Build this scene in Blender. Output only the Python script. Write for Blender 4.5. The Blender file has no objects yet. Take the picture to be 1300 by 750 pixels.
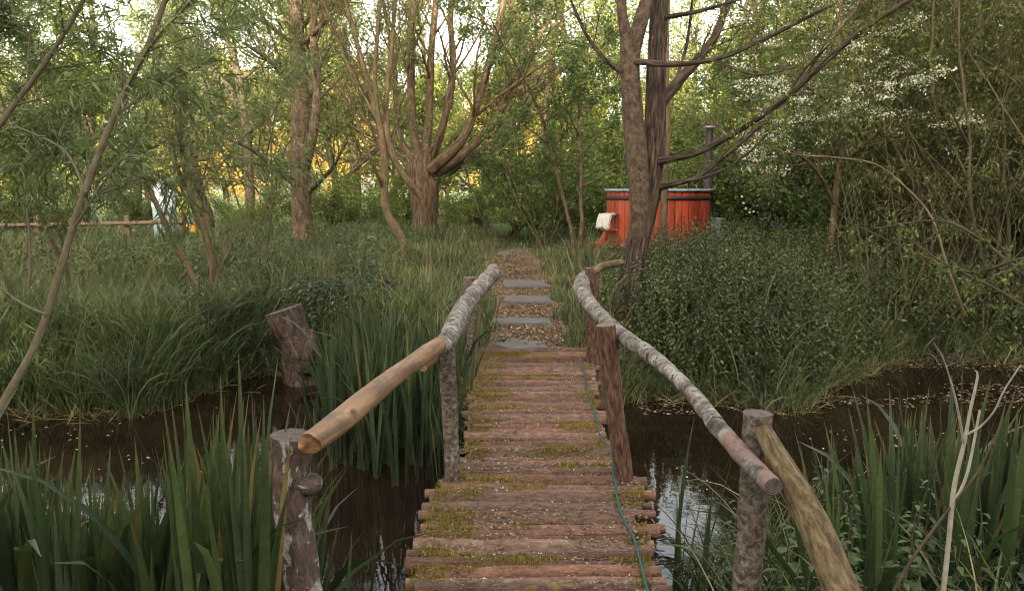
import bpy, math
import numpy as np
rng = np.random.default_rng(11)
C = bpy.context.scene.collection
sc = bpy.context.scene
PI = math.pi

# ------------------------------------------------------------------ camera model
F_PX, HOR, CAMZ = 1000.0, 240.0, 1.60
pitch = math.atan((375 - HOR) / F_PX)
def at(u, v, Y):
    """world point seen at pixel (u, v) of the 1300x750 photo at depth Y along the ground"""
    cx, cy = u - 650.0, 375.0 - v
    d = np.array([cx, F_PX*math.cos(pitch) + cy*math.sin(pitch), -F_PX*math.sin(pitch) + cy*math.cos(pitch)])
    d = d * (Y / d[1])
    return np.array([d[0], d[1], CAMZ + d[2]])

# ------------------------------------------------------------------ noise
def _hash(ix, iy, iz):
    n = (ix*374761393 + iy*668265263 + iz*2147483647 + 1013904223).astype(np.int64)
    n = (n ^ (n >> 13)) * 1274126177
    n = n & 0xffffffff
    n = n ^ (n >> 16)
    return (n & 0xffff) / 65535.0
def vnoise(p):
    p = np.asarray(p, float); i = np.floor(p).astype(np.int64); f = p - i; f = f*f*(3-2*f)
    r = 0
    for a in (0, 1):
        for b in (0, 1):
            for c in (0, 1):
                w = (f[:,0] if a else 1-f[:,0])*(f[:,1] if b else 1-f[:,1])*(f[:,2] if c else 1-f[:,2])
                r = r + w*_hash(i[:,0]+a, i[:,1]+b, i[:,2]+c)
    return r
def fbm(p, o=3):
    r = 0; a = .5; p = np.asarray(p, float)
    for k in range(o):
        r = r + a*vnoise(p*(2**k) + 17.3*k); a *= .5
    return r/(1-.5**o)
def n2(x, y, s, o=3, z=0.0):
    x = np.asarray(x, float); y = np.asarray(y, float)
    return fbm(np.stack([x.ravel()*s, y.ravel()*s, np.full(x.size, z)], 1), o).reshape(x.shape)

# ------------------------------------------------------------------ mesh builder
class MB:
    def __init__(s): s.V=[]; s.Q4=[]; s.M4=[]; s.T3=[]; s.M3=[]; s.q=[]; s.r=[]; s.n=0
    def add(s, V, Q4=None, T3=None, q=None, r=0.5, m=0, m3=None):
        V = np.asarray(V, float).reshape(-1,3); k = len(V)
        s.V.append(V)
        if Q4 is not None and len(Q4):
            Q4 = np.asarray(Q4, np.int64); s.Q4.append(Q4 + s.n)
            s.M4.append(np.broadcast_to(np.asarray(m), (len(Q4),)))
        if T3 is not None and len(T3):
            T3 = np.asarray(T3, np.int64); s.T3.append(T3 + s.n)
            s.M3.append(np.broadcast_to(np.asarray(m if m3 is None else m3), (len(T3),)))
        s.q.append(V if q is None else np.asarray(q, float).reshape(-1,3))
        s.r.append(np.broadcast_to(np.asarray(r, float), (k,)))
        s.n += k
    def build(s, name, mats, parent=None, smooth=True, origin=None):
        V = np.concatenate(s.V) if s.V else np.zeros((0,3))
        if parent is not None: V = V - np.array(parent.location)
        elif origin is not None: V = V - np.array(origin)
        q4 = np.concatenate(s.Q4) if s.Q4 else np.zeros((0,4), np.int64)
        t3 = np.concatenate(s.T3) if s.T3 else np.zeros((0,3), np.int64)
        me = bpy.data.meshes.new(name)
        me.vertices.add(len(V)); me.vertices.foreach_set('co', V.astype(np.float32).ravel())
        nl = len(q4)*4 + len(t3)*3; nf = len(q4) + len(t3)
        me.loops.add(nl); me.polygons.add(nf)
        me.loops.foreach_set('vertex_index', np.concatenate([q4.ravel(), t3.ravel()]).astype(np.int32))
        ls = np.concatenate([np.arange(len(q4))*4, len(q4)*4 + np.arange(len(t3))*3]).astype(np.int32)
        me.polygons.foreach_set('loop_start', ls)
        mi = np.concatenate([np.concatenate(s.M4) if s.M4 else np.zeros(0), np.concatenate(s.M3) if s.M3 else np.zeros(0)]).astype(np.int32)
        me.polygons.foreach_set('material_index', mi)
        me.polygons.foreach_set('use_smooth', np.full(nf, smooth))
        a = me.attributes.new('q', 'FLOAT_VECTOR', 'POINT'); a.data.foreach_set('vector', np.concatenate(s.q).astype(np.float32).ravel())
        a = me.attributes.new('rnd', 'FLOAT', 'POINT'); a.data.foreach_set('value', np.concatenate(s.r).astype(np.float32))
        me.update(calc_edges=True)
        for m in (mats if isinstance(mats, (list, tuple)) else [mats]): me.materials.append(m)
        o = bpy.data.objects.new(name, me); C.objects.link(o)
        if parent is not None: o.parent = parent
        elif origin is not None: o.location = origin
        return o
def tag(o, label=None, cat=None, group=None, kind=None):
    if label: o['label'] = label
    if cat: o['category'] = cat
    if group: o['group'] = group
    if kind: o['kind'] = kind
    return o
def empty(name, loc, label, cat, group=None):
    o = bpy.data.objects.new(name, None); C.objects.link(o); o.location = [float(v) for v in loc]
    o.empty_display_size = .1
    return tag(o, label, cat, group)
def copy_tree(o, parent=None):
    c = o.copy(); C.objects.link(c)
    if parent is not None: c.parent = parent
    for ch in list(o.children): copy_tree(ch, c)
    return c
def norm(v):
    v = np.asarray(v, float); return v/np.maximum(np.linalg.norm(v, axis=-1, keepdims=True), 1e-9)

def smoothline(pts, rad, step):
    """Catmull-Rom resample of points with radii"""
    P = np.concatenate([np.asarray(pts, float), np.asarray(rad, float)[:,None]], 1)
    P = np.concatenate([[2*P[0]-P[1]], P, [2*P[-1]-P[-2]]]); out = []
    for i in range(1, len(P)-2):
        L = np.linalg.norm(P[i+1,:3]-P[i,:3]); n = max(1, int(round(L/step)))
        t = (np.arange(n)/n)[:,None]
        a,b,c,d = P[i-1],P[i],P[i+1],P[i+2]
        out.append(.5*((2*b)+(-a+c)*t+(2*a-5*b+4*c-d)*t*t+(-a+3*b-3*c+d)*t**3))
    out.append(P[-2][None]); out = np.concatenate(out)
    return out[:,:3], np.maximum(out[:,3], 1e-4)
def tube(mb, pts, rad, seg=8, amp=0., fr=(3.,3.), caps=(True,True), m=0, capm=None, rnd=None, seed=0., clip=None, oct=3, lump=0.):
    pts = np.asarray(pts, float); rad = np.asarray(rad, float); n = len(pts)
    T = np.gradient(pts, axis=0); T = norm(T)
    mean = np.abs(pts[-1]-pts[0]); ref = np.zeros(3); ref[int(np.argmin(mean))] = 1
    N = norm(np.cross(T, ref)); B = np.cross(T, N)
    s = np.concatenate([[0], np.cumsum(np.linalg.norm(np.diff(pts, axis=0), axis=1))])
    a = np.arange(seg)/seg*2*PI
    ca, sa = np.cos(a), np.sin(a)
    R = rad[:,None]*np.ones(seg)
    q = np.stack([R*ca, R*sa, s[:,None]*np.ones(seg)], -1) + seed*np.array([1.7,3.1,5.3])
    if amp > 0:
        qq = q.reshape(-1,3)*np.array([fr[0],fr[0],fr[1]])
        R = R*(1+amp*(fbm(qq, oct).reshape(n,seg)-.5)*2)
    if lump > 0:
        qq = q.reshape(-1,3)*np.array([2.5,2.5,2.5])+9
        R = R*(1+lump*(fbm(qq,2).reshape(n,seg)-.5)*2)
    V = pts[:,None,:] + R[...,None]*(ca[None,:,None]*N[:,None,:] + sa[None,:,None]*B[:,None,:])
    V = V.reshape(-1,3); q = q.reshape(-1,3)
    if clip is not None:
        for (c, nn, ax) in clip:
            nn = norm(nn); d = (V-np.asarray(c))@nn; k = d > 0
            V[k] -= (d[k]/(np.asarray(ax)@nn))[:,None]*np.asarray(ax)[None]
    i = np.arange(n-1)[:,None]*seg; j = np.arange(seg)[None]; j2 = (j+1)%seg
    Q4 = np.stack([i+j, i+j2, i+seg+j2, i+seg+j], -1).reshape(-1,4)
    VV=[V]; qq=[q]; T3=[]; cm = m if capm is None else capm
    k = n*seg
    if capm is None and min(rad[0], rad[-1]) < 0: pass
    for e, (on, base) in enumerate(((caps[0],0),(caps[1],(n-1)*seg))):
        if not on: continue
        ring = V[base:base+seg]; c = ring.mean(0)
        VV.append(ring); VV.append(c[None])
        qr = np.stack([rad[0 if e==0 else -1]*ca*1., rad[0 if e==0 else -1]*sa*1., np.full(seg, 50.)],-1)
        qq.append(qr); qq.append(np.array([[0,0,50.]]))
        jj = np.arange(seg); j3=(jj+1)%seg
        t = np.stack([k+jj, k+j3, np.full(seg, k+seg)],1)
        if e==0: t = t[:, ::-1]
        T3.append(t); k += seg+1
    mb.add(np.concatenate(VV), Q4, np.concatenate(T3) if T3 else None, q=np.concatenate(qq), r=rng.random() if rnd is None else rnd, m=m, m3=cm)

def leaves(mb, pos, d, L, W, nrm=None, curve=0.0, fine=False, m=0, r=None):
    """leaf-shaped faces: base at pos, pointing along d"""
    N = len(pos); d = norm(d)
    if nrm is None: nrm = rng.normal(size=(N,3)) + np.array([0,0,1.2])
    side = norm(np.cross(d, nrm)); up = norm(np.cross(side, d))
    L = np.broadcast_to(L, (N,))[:,None]; W = np.broadcast_to(W, (N,))[:,None]
    if r is None: r = rng.random(N)
    if not fine:
        V = np.stack([pos, pos+d*L*.45+side*W*.5+up*W*.12, pos+d*L-up*L*curve, pos+d*L*.45-side*W*.5+up*W*.12], 1)
        Q = np.arange(N*4).reshape(N,4)
        mb.add(V.reshape(-1,3), Q, r=np.repeat(r,4), m=m)
    else:
        f = W*.16
        V = np.stack([pos, pos+d*L*.28+side*W*.46+up*(f-L*curve*.08), pos+d*L*.65+side*W*.36+up*(f-L*curve*.4),
                      pos+d*L-up*L*curve, pos+d*L*.65-side*W*.36+up*(f-L*curve*.4), pos+d*L*.28-side*W*.46+up*(f-L*curve*.08),
                      pos+d*L*.28-up*L*curve*.08, pos+d*L*.65-up*L*curve*.4], 1)
        b = (np.arange(N)*8)[:,None]
        T3 = np.concatenate([b+np.array([[0,1,6]]), b+np.array([[0,6,5]]), b+np.array([[2,3,7]]), b+np.array([[7,3,4]])])
        Q = np.concatenate([b+np.array([[1,2,7,6]]), b+np.array([[6,7,4,5]])])
        mb.add(V.reshape(-1,3), Q, T3, r=np.repeat(r,8), m=m)

def blades(mb, pos, H, W, az, th0, th1, seg=4, fold=0., sword=False, pw=1.5, m=0, r=None, twist=None):
    N = len(pos); H=np.broadcast_to(H,(N,)); W=np.broadcast_to(W,(N,)); th0=np.broadcast_to(th0,(N,)); th1=np.broadcast_to(th1,(N,))
    ld = np.stack([np.cos(az), np.sin(az), 0*az], 1)
    tw = rng.random(N)*PI if twist is None else twist
    sd = np.stack([-np.sin(az), np.cos(az), 0*az], 1)
    c = pos.copy(); rows=[]; qs=[]
    if r is None: r = rng.random(N)
    for k in range(seg+1):
        t = k/seg
        th = th0+th1*t**pw
        dv = np.sin(th)[:,None]*ld + np.cos(th)[:,None]*np.array([0,0,1.])
        if sword: w = W*(1-.25*(1-t)**2)*(1. if t<.62 else max(0.02, 1-((t-.62)/.38)**1.5))
        else: w = W*(.75+.5*t if t<.3 else .9)*max(.03, (1-t**2.2))
        nrm_ = norm(np.cross(dv, sd)); s2 = np.cos(tw)[:,None]*sd + np.sin(tw)[:,None]*nrm_
        n3 = np.cross(s2, dv)
        if fold > 0:
            rows.append(np.stack([c-s2*w[:,None]*.5, c+n3*w[:,None]*fold, c+s2*w[:,None]*.5],1))
        else: rows.append(np.stack([c-s2*w[:,None]*.5, c+s2*w[:,None]*.5],1))
        k_ = rows[-1].shape[1]
        qs.append(np.broadcast_to(np.stack([np.linspace(-1,1,k_), np.zeros(k_), np.full(k_, t)],1)[None], (N,k_,3)))
        c = c + dv*(H/seg)[:,None]
    k_ = rows[0].shape[1]
    V = np.stack(rows,1); q = np.stack(qs,1)           # N, seg+1, k_, 3
    b = (np.arange(N)*(seg+1)*k_)[:,None]
    F = []
    for k in range(seg):
        for j in range(k_-1):
            F.append(b+np.array([[k*k_+j, k*k_+j+1, (k+1)*k_+j+1, (k+1)*k_+j]]))
    mb.add(V.reshape(-1,3), np.concatenate(F), q=q.reshape(-1,3), r=np.repeat(r,(seg+1)*k_), m=m)

def box(mb, c, s, rot=0., m=0, bev=.01, tilt=None):
    """bevelled box: centre c, size s"""
    x,y,z = [v/2 for v in s]; b = min(bev, x*.45, y*.45, z*.45)
    V=[]; 
    for dz, e in ((-z, b),(-z+b, 0),(z-b, 0),(z, b)):
        X, Y = x-e, y-e; bb = b
        V += [(X-bb,-Y,dz),(X,-Y+bb,dz),(X,Y-bb,dz),(X-bb,Y,dz),(-X+bb,Y,dz),(-X,Y-bb,dz),(-X,-Y+bb,dz),(-X+bb,-Y,dz)]
    V = np.array(V); F=[]
    for k in range(3):
        for j in range(8): F.append((k*8+j, k*8+(j+1)%8, (k+1)*8+(j+1)%8, (k+1)*8+j))
    for k0, fl in ((0, True),(24, False)):
        for q_ in ((0,1,2,3),(0,3,4,7),(4,5,6,7)):
            f = tuple(k0+i for i in q_); F.append(f[::-1] if fl else f)
    if tilt is not None:
        ct, st = math.cos(tilt), math.sin(tilt); V = np.stack([V[:,0]*ct+V[:,2]*st, V[:,1], -V[:,0]*st+V[:,2]*ct],1)
    cr, sr = math.cos(rot), math.sin(rot)
    V = np.stack([V[:,0]*cr-V[:,1]*sr, V[:,0]*sr+V[:,1]*cr, V[:,2]],1)+np.asarray(c)
    mb.add(V, F, m=m, r=rng.random())

# ------------------------------------------------------------------ materials
def newmat(name):
    m = bpy.data.materials.new(name); m.use_nodes = True; nt = m.node_tree
    b = nt.nodes['Principled BSDF']; return m, nt, b
def N(nt, t, **kw):
    n = nt.nodes.new(t)
    for k, v in kw.items():
        if k.startswith('i_'): n.inputs[k[2:].replace('_',' ')].default_value = v
        else: setattr(n, k, v)
    return n
def ramp(nt, fac, stops, interp='LINEAR'):
    r = nt.nodes.new('ShaderNodeValToRGB'); cr = r.color_ramp; cr.interpolation = interp
    while len(cr.elements) > 1: cr.elements.remove(cr.elements[-1])
    for i, (p, c) in enumerate(stops):
        e = cr.elements[0] if i == 0 else cr.elements.new(p)
        e.position = p; e.color = (*c, 1) if not isinstance(c, (int, float)) else (c, c, c, 1)
    nt.links.new(fac, r.inputs[0]); return r.outputs[0]
def attr(nt, name, out='Vector'):
    a = nt.nodes.new('ShaderNodeAttribute'); a.attribute_name = name; return a.outputs[out]
def vscale(nt, v, s):
    n = nt.nodes.new('ShaderNodeVectorMath'); n.operation = 'MULTIPLY'; nt.links.new(v, n.inputs[0]); n.inputs[1].default_value = s; return n.outputs[0]
def noise(nt, v, scale, detail=4, rough=.6, dist=0.):
    n = nt.nodes.new('ShaderNodeTexNoise'); nt.links.new(v, n.inputs['Vector'])
    n.inputs['Scale'].default_value = scale; n.inputs['Detail'].default_value = detail; n.inputs['Roughness'].default_value = rough
    n.inputs['Distortion'].default_value = dist; return n.outputs['Fac']
def mixc(nt, f, a, b, mode='MIX'):
    n = nt.nodes.new('ShaderNodeMix'); n.data_type = 'RGBA'; n.blend_type = mode
    for k, v in ((0, f), (6, a), (7, b)):
        if isinstance(v, (int, float)): n.inputs[k].default_value = v
        elif isinstance(v, tuple): n.inputs[k].default_value = (*v, 1)
        else: nt.links.new(v, n.inputs[k])
    return n.outputs[2]
def math_(nt, op, a, b=0.5, clamp=False):
    n = nt.nodes.new('ShaderNodeMath'); n.operation = op; n.use_clamp = clamp
    for k, v in ((0,a),(1,b)):
        if isinstance(v, (int,float)): n.inputs[k].default_value = v
        else: nt.links.new(v, n.inputs[k])
    return n.outputs[0]
def bw(nt, c):
    n = nt.nodes.new('ShaderNodeRGBToBW'); nt.links.new(c, n.inputs[0]); return n.outputs[0]
def bump(nt, b, h, st=.5, dist=.01):
    n = nt.nodes.new('ShaderNodeBump'); nt.links.new(h, n.inputs['Height']); n.inputs['Strength'].default_value = st
    n.inputs['Distance'].default_value = dist; nt.links.new(n.outputs[0], b.inputs['Normal']); return n.outputs[0]

def leafmat(name, stops, trans=.3, rough=.5, spec=.35, tip=None, vary=.35):
    m, nt, b = newmat(name)
    col = ramp(nt, attr(nt, 'rnd', 'Fac'), stops)
    g = nt.nodes.new('ShaderNodeNewGeometry')
    nz = noise(nt, g.outputs['Position'], 1.1, 2)
    col = mixc(nt, 1.0, col, ramp(nt, nz, [(.3, (1-vary,)*3), (.7, (1+vary,1+vary*.9,1-.1*vary))]), 'MULTIPLY')
    if tip is not None:
        s = nt.nodes.new('ShaderNodeSeparateXYZ'); nt.links.new(attr(nt,'q'), s.inputs[0])
        col = mixc(nt, ramp(nt, s.outputs[2], tip[0]), col, tip[1])
        st = nt.nodes.new('ShaderNodeTexWave'); st.bands_direction = 'X'; nt.links.new(vscale(nt, attr(nt,'q'), (1,0,0)), st.inputs[0]); st.inputs['Scale'].default_value = 1.7
        col = mixc(nt, 1., col, ramp(nt, noise(nt, g.outputs['Position'], 42, 3, .7), [(.3,(.72,.74,.70)),(.7,(1.22,1.2,1.15))]), 'MULTIPLY')
        col = mixc(nt, .42, col, mixc(nt, 1.0, col, ramp(nt, st.outputs['Fac'], [(0,(.55,.55,.55)),(1,(1,1,1))]), 'MULTIPLY'))
    nt.links.new(col, b.inputs['Base Color']); b.inputs['Roughness'].default_value = rough; b.inputs['Specular IOR Level'].default_value = spec
    if trans > 0:
        t = nt.nodes.new('ShaderNodeBsdfTranslucent'); nt.links.new(mixc(nt, 1.0, col, (1.15,1.2,.6), 'MULTIPLY'), t.inputs[0])
        mx = nt.nodes.new('ShaderNodeMixShader'); mx.inputs[0].default_value = trans
        nt.links.new(b.outputs[0], mx.inputs[1]); nt.links.new(t.outputs[0], mx.inputs[2])
        nt.links.new(mx.outputs[0], nt.nodes['Material Output'].inputs[0])
    return m
def barkmat(name, stops, sc_=(30,30,8), scale=1., bst=.6, bd=.01, moss=None, mosst=(.5,.62), second=None, rough=.9, mscale=1.2, lichen=None, tone=(.74,.73,.66)):
    m, nt, b = newmat(name)
    q = attr(nt, 'q')
    f1 = noise(nt, vscale(nt, q, sc_), scale, 6, .65, .4)
    col = ramp(nt, f1, stops)
    if second:
        f2 = noise(nt, q, second[0], 4, .6); col = mixc(nt, ramp(nt, f2, [(second[1]-.05,0.),(second[1]+.05,1.)]), col, second[2])
    if lichen:
        f4 = noise(nt, q, lichen[0], 5, .75); col = mixc(nt, ramp(nt, f4, [(lichen[1],0.),(lichen[1]+.03,1.)]), col, lichen[2])
    if moss:
        g = nt.nodes.new('ShaderNodeTexCoord')
        f3 = noise(nt, g.outputs['Object'], mscale, 5, .7); col = mixc(nt, ramp(nt, f3, [(mosst[0],0.),(mosst[1],1.)]), col, mixc(nt, noise(nt, q, 60, 2), tuple(c*.6 for c in moss), tuple(c*1.4 for c in moss)))
    col = mixc(nt, 1., col, tone, 'MULTIPLY')
    nt.links.new(col, b.inputs['Base Color']); b.inputs['Roughness'].default_value = rough; b.inputs['Specular IOR Level'].default_value = .25
    bump(nt, b, f1, bst, bd)
    return m
def plain(name, col, rough=.6, metal=0., var=.25, scale=8., spec=.4):
    m, nt, b = newmat(name)
    g = nt.nodes.new('ShaderNodeTexCoord')
    f = noise(nt, g.outputs['Object'], scale, 5, .65)
    c = mixc(nt, f, tuple(x*(1-var) for x in col), tuple(min(1,x*(1+var)) for x in col))
    nt.links.new(c, b.inputs['Base Color']); b.inputs['Roughness'].default_value = rough; b.inputs['Metallic'].default_value = metal; b.inputs['Specular IOR Level'].default_value = spec
    bump(nt, b, f, .25, .004)
    return m

M = {}
# foliage
M['iris'] = leafmat('iris_leaf', [(0,(.030,.048,.032)),(.6,(.050,.076,.044)),(.95,(.080,.110,.060)),(.975,(.17,.13,.065)),(1,(.20,.15,.085))], .28, .42, .45, tip=([(0,1.),(.25,0.),(.88,0.),(.97,.8)], (.13,.115,.05)))
M['grass'] = leafmat('grass_blade', [(0,(.040,.064,.030)),(.5,(.078,.110,.048)),(.8,(.135,.165,.080)),(1,(.28,.25,.15))], .3, .45, .5, tip=([(0,.6),(.3,0.),(.8,0.),(1,.5)], (.16,.17,.085)))
M['grass_dry'] = leafmat('dry_grass', [(0,(.20,.15,.08)),(1,(.33,.26,.16))], .3, .7, .2)
M['under'] = leafmat('undergrowth_leaf', [(0,(.024,.038,.018)),(.6,(.050,.072,.032)),(.90,(.090,.120,.050)),(1,(.16,.20,.07))], .22, .5, .4)
M['nettle'] = leafmat('nettle_leaf', [(0,(.050,.080,.032)),(1,(.090,.13,.052))], .25, .55, .35)
M['willow'] = leafmat('willow_leaf', [(0,(.075,.105,.050)),(.7,(.13,.165,.078)),(1,(.21,.245,.12))], .35, .5, .35)
M['willow_dark'] = leafmat('dark_willow_leaf', [(0,(.060,.075,.030)),(.7,(.115,.135,.052)),(1,(.20,.21,.085))], .3, .55, .3)
M['leaf_mid'] = leafmat('mid_green_leaf', [(0,(.065,.090,.036)),(.7,(.115,.15,.058)),(1,(.18,.21,.085))], .35, .55, .3)
M['leaf_light'] = leafmat('light_green_leaf', [(0,(.085,.115,.036)),(.7,(.13,.17,.055)),(1,(.20,.24,.085))], .4, .55, .3)
M['leaf_pale'] = leafmat('pale_green_leaf', [(0,(.12,.145,.055)),(.7,(.18,.21,.085)),(1,(.27,.29,.13))], .45, .55, .3)
M['leaf_yellow'] = leafmat('yellow_green_leaf', [(0,(.13,.155,.035)),(1,(.24,.26,.075))], .4, .5, .3)
M['leaf_hazel'] = leafmat('hazel_leaf', [(0,(.060,.095,.036)),(.8,(.11,.155,.058)),(1,(.19,.235,.08))], .38, .5, .35)
M['leaf_gold'] = leafmat('copper_leaf', [(0,(.20,.15,.045)),(.6,(.34,.245,.075)),(1,(.46,.36,.15))], .35, .6, .2)
M['blossom'] = leafmat('white_blossom', [(0,(.55,.56,.50)),(1,(.80,.80,.76))], .3, .6, .2, vary=.1)
M['moss'] = leafmat('yellow_moss', [(0,(.11,.088,.014)),(.6,(.22,.175,.028)),(1,(.34,.28,.06))], .2, .8, .1)
# bark
M['bark_main'] = barkmat('ridged_bark', [(.36,(.018,.012,.009)),(.5,(.080,.056,.043)),(.66,(.19,.145,.115))], (30,30,3.5), 1.3, 1., .05, moss=(.10,.085,.022), mosst=(.55,.68), mscale=.9, lichen=(9,.66,(.26,.26,.22)))
M['bark_smooth'] = barkmat('smooth_brown_bark', [(.34,(.035,.023,.017)),(.5,(.095,.066,.050)),(.68,(.17,.125,.098))], (16,16,12), 1.2, .5, .01, moss=(.15,.12,.02), mosst=(.57,.68), mscale=1.6, lichen=(14,.66,(.26,.24,.20)))
M['bark_pollard'] = barkmat('pollard_bark', [(.34,(.045,.028,.018)),(.5,(.125,.082,.052)),(.68,(.24,.17,.12))], (18,18,4), 1., .8, .03, moss=(.10,.095,.028), mosst=(.53,.66), mscale=.7)
M['bark_tan'] = barkmat('tan_willow_bark', [(.33,(.075,.054,.032)),(.5,(.155,.112,.068)),(.70,(.26,.20,.13))], (20,20,5), 1., .6, .01, moss=(.13,.115,.03), mosst=(.60,.74), mscale=2)
M['bark_red'] = barkmat('reddish_bark', [(.34,(.050,.034,.024)),(.5,(.14,.095,.066)),(.68,(.27,.20,.15))], (16,16,5), 1.2, .8, .02, lichen=(5,.60,(.30,.27,.23)))
M['bark_twig'] = barkmat('twig_bark', [(.3,(.05,.036,.025)),(.7,(.13,.095,.066))], (20,20,8), 1., .3, .004)
M['bark_olive'] = barkmat('olive_stem_bark', [(.25,(.075,.062,.035)),(.5,(.13,.105,.065)),(.75,(.19,.155,.10))], (30,30,12), 1.5, .4, .004)
M['bark_far'] = barkmat('distant_bark', [(.3,(.055,.042,.030)),(.7,(.14,.11,.08))], (8,8,3), 1., .5, .02)
M['silver'] = barkmat('silver_stem', [(.3,(.30,.27,.21)),(.7,(.48,.44,.37))], (20,20,30), 1., .3, .003)
M['post_red'] = barkmat('post_red_bark', [(.33,(.028,.014,.010)),(.5,(.125,.064,.044)),(.68,(.25,.15,.11))], (26,26,7), 2., .8, .01, second=(14,.66,(.22,.15,.12)))
M['post_grey'] = barkmat('post_grey_bark', [(.33,(.036,.026,.020)),(.5,(.135,.105,.084)),(.68,(.30,.255,.21))], (26,26,30), 1.5, .8, .008, second=(16,.64,(.30,.27,.24)), moss=(.14,.12,.03), mosst=(.64,.74), mscale=5)
M['stump'] = barkmat('old_stump', [(.33,(.018,.012,.010)),(.5,(.080,.054,.043)),(.70,(.21,.155,.13))], (16,16,6), 1.5, 1., .02)
M['brace'] = barkmat('brace_wood', [(.33,(.040,.027,.015)),(.5,(.15,.105,.058)),(.7,(.30,.225,.14))], (30,30,9), 1.5, .6, .006, second=(30,.63,(.10,.085,.03)))
M['cut'] = barkmat('cut_wood', [(.3,(.13,.09,.07)),(.7,(.26,.19,.15))], (40,40,1), 1.2, .5, .004)
M['cut_dark'] = barkmat('weathered_cut_wood', [(.3,(.07,.045,.04)),(.7,(.17,.12,.11))], (30,30,1), 1.2, .7, .008)

def cutmat(name, c0, c1):
    m, nt, b = newmat(name); q = attr(nt,'q'); qs = vscale(nt,q,(1,1,0))
    ln = nt.nodes.new('ShaderNodeVectorMath'); ln.operation='LENGTH'; nt.links.new(qs, ln.inputs[0])
    d = math_(nt,'ADD', ln.outputs['Value'], math_(nt,'MULTIPLY', noise(nt,q,22,4,.6), .022))
    rg = math_(nt,'SINE', math_(nt,'MULTIPLY', d, 900.))
    col = mixc(nt, ramp(nt, noise(nt,q,45,5,.75),[(.35,0.),(.65,1.)]), c0, c1)
    col = mixc(nt, math_(nt,'MULTIPLY', math_(nt,'ADD',rg,1.), .22), col, tuple(v*.35 for v in c0))
    nt.links.new(col, b.inputs['Base Color']); b.inputs['Roughness'].default_value=.85; bump(nt,b,math_(nt,'ADD',rg,noise(nt,q,60,4,.8)),.5,.003); return m
M['cut'] = cutmat('cut_wood', (.12,.085,.06), (.27,.20,.15)); M['cut_dark'] = cutmat('weathered_cut_wood', (.06,.042,.033), (.17,.13,.105))
def birch(name, dark_t=.40, pink=True, cover=.5):
    m, nt, b = newmat(name); q = attr(nt, 'q')
    f = noise(nt, vscale(nt, q, (26,26,90)), 1., 4, .65, .8)       # thin cross bands
    band = noise(nt, vscale(nt, q, (20,20,42)), 1., 5, .65, 1.2)
    base = ramp(nt, noise(nt, q, 14, 5, .7), [(.34,(.05,.036,.026)),(.47,(.165,.135,.105)),(.58,(.30,.265,.22)),(.68,(.42,.385,.33))])
    if pink: base = mixc(nt, ramp(nt, noise(nt, q, 7, 4, .6), [(.50,0.),(.58,1.)]), base, (.20,.125,.10))
    col = mixc(nt, ramp(nt, band, [(dark_t-.03,1.),(dark_t+.03,0.)]), base, (.022,.017,.014))
    col = mixc(nt, ramp(nt, f, [(.33,.9),(.40,0.)]), col, (.045,.034,.028))
    nt.links.new(col, b.inputs['Base Color']); b.inputs['Roughness'].default_value = .75; b.inputs['Specular IOR Level'].default_value = .3
    bump(nt, b, math_(nt,'ADD', band, f), .8, .008); return m
M['birch'] = birch('birch_bark', .43, False)
M['birch_peel'] = birch('peeling_birch_bark', .36, True)
# peeled pole
m, nt, b = newmat('peeled_pole'); q = attr(nt,'q')
f = noise(nt, vscale(nt, q, (22,22,1.6)), 1.6, 5, .6, .3)
col = ramp(nt, f, [(.3,(.085,.040,.017)),(.5,(.21,.110,.049)),(.70,(.32,.19,.092))])
col = mixc(nt, ramp(nt, noise(nt, vscale(nt,q,(9,9,5)), 1.4, 4, .6), [(.50,0.),(.62,.8)]), col, (.095,.052,.030))
col = mixc(nt, ramp(nt, noise(nt, vscale(nt,q,(60,60,1.2)), 1.2, 2, .5), [(.30,.85),(.34,0.)]), col, (.05,.025,.015))
v = N(nt,'ShaderNodeTexVoronoi'); nt.links.new(vscale(nt,q,(1,1,.55)), v.inputs['Vector']); v.inputs['Scale'].default_value = 9
col = mixc(nt, ramp(nt, v.outputs['Distance'], [(.07,.9),(.12,0.)]), col, (.06,.03,.018))
nt.links.new(col, b.inputs['Base Color']); b.inputs['Roughness'].default_value=.62; bump(nt, b, f, .4, .004); M['peeled'] = m
# near left post: brown bark flaking to pale
m, nt, b = newmat('flaking_bark'); q = attr(nt,'q')
f = noise(nt, vscale(nt,q,(30,30,12)), 1.4, 6, .7, .6)
col = ramp(nt, f, [(.32,(.018,.011,.008)),(.5,(.080,.050,.036)),(.70,(.17,.115,.085))])
f2 = noise(nt, vscale(nt,q,(9,9,5)), 1.6, 5, .7, .5)
col = mixc(nt, ramp(nt, f2, [(.54,0.),(.58,1.)]), col, ramp(nt, noise(nt,q,50,4,.7), [(.3,(.15,.125,.105)),(.7,(.50,.46,.42))]))
nt.links.new(col, b.inputs['Base Color']); b.inputs['Roughness'].default_value=.85; bump(nt, b, math_(nt,'ADD',f, math_(nt,'MULTIPLY',f2,1.5)), .9, .014); M['flaking'] = m
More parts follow.
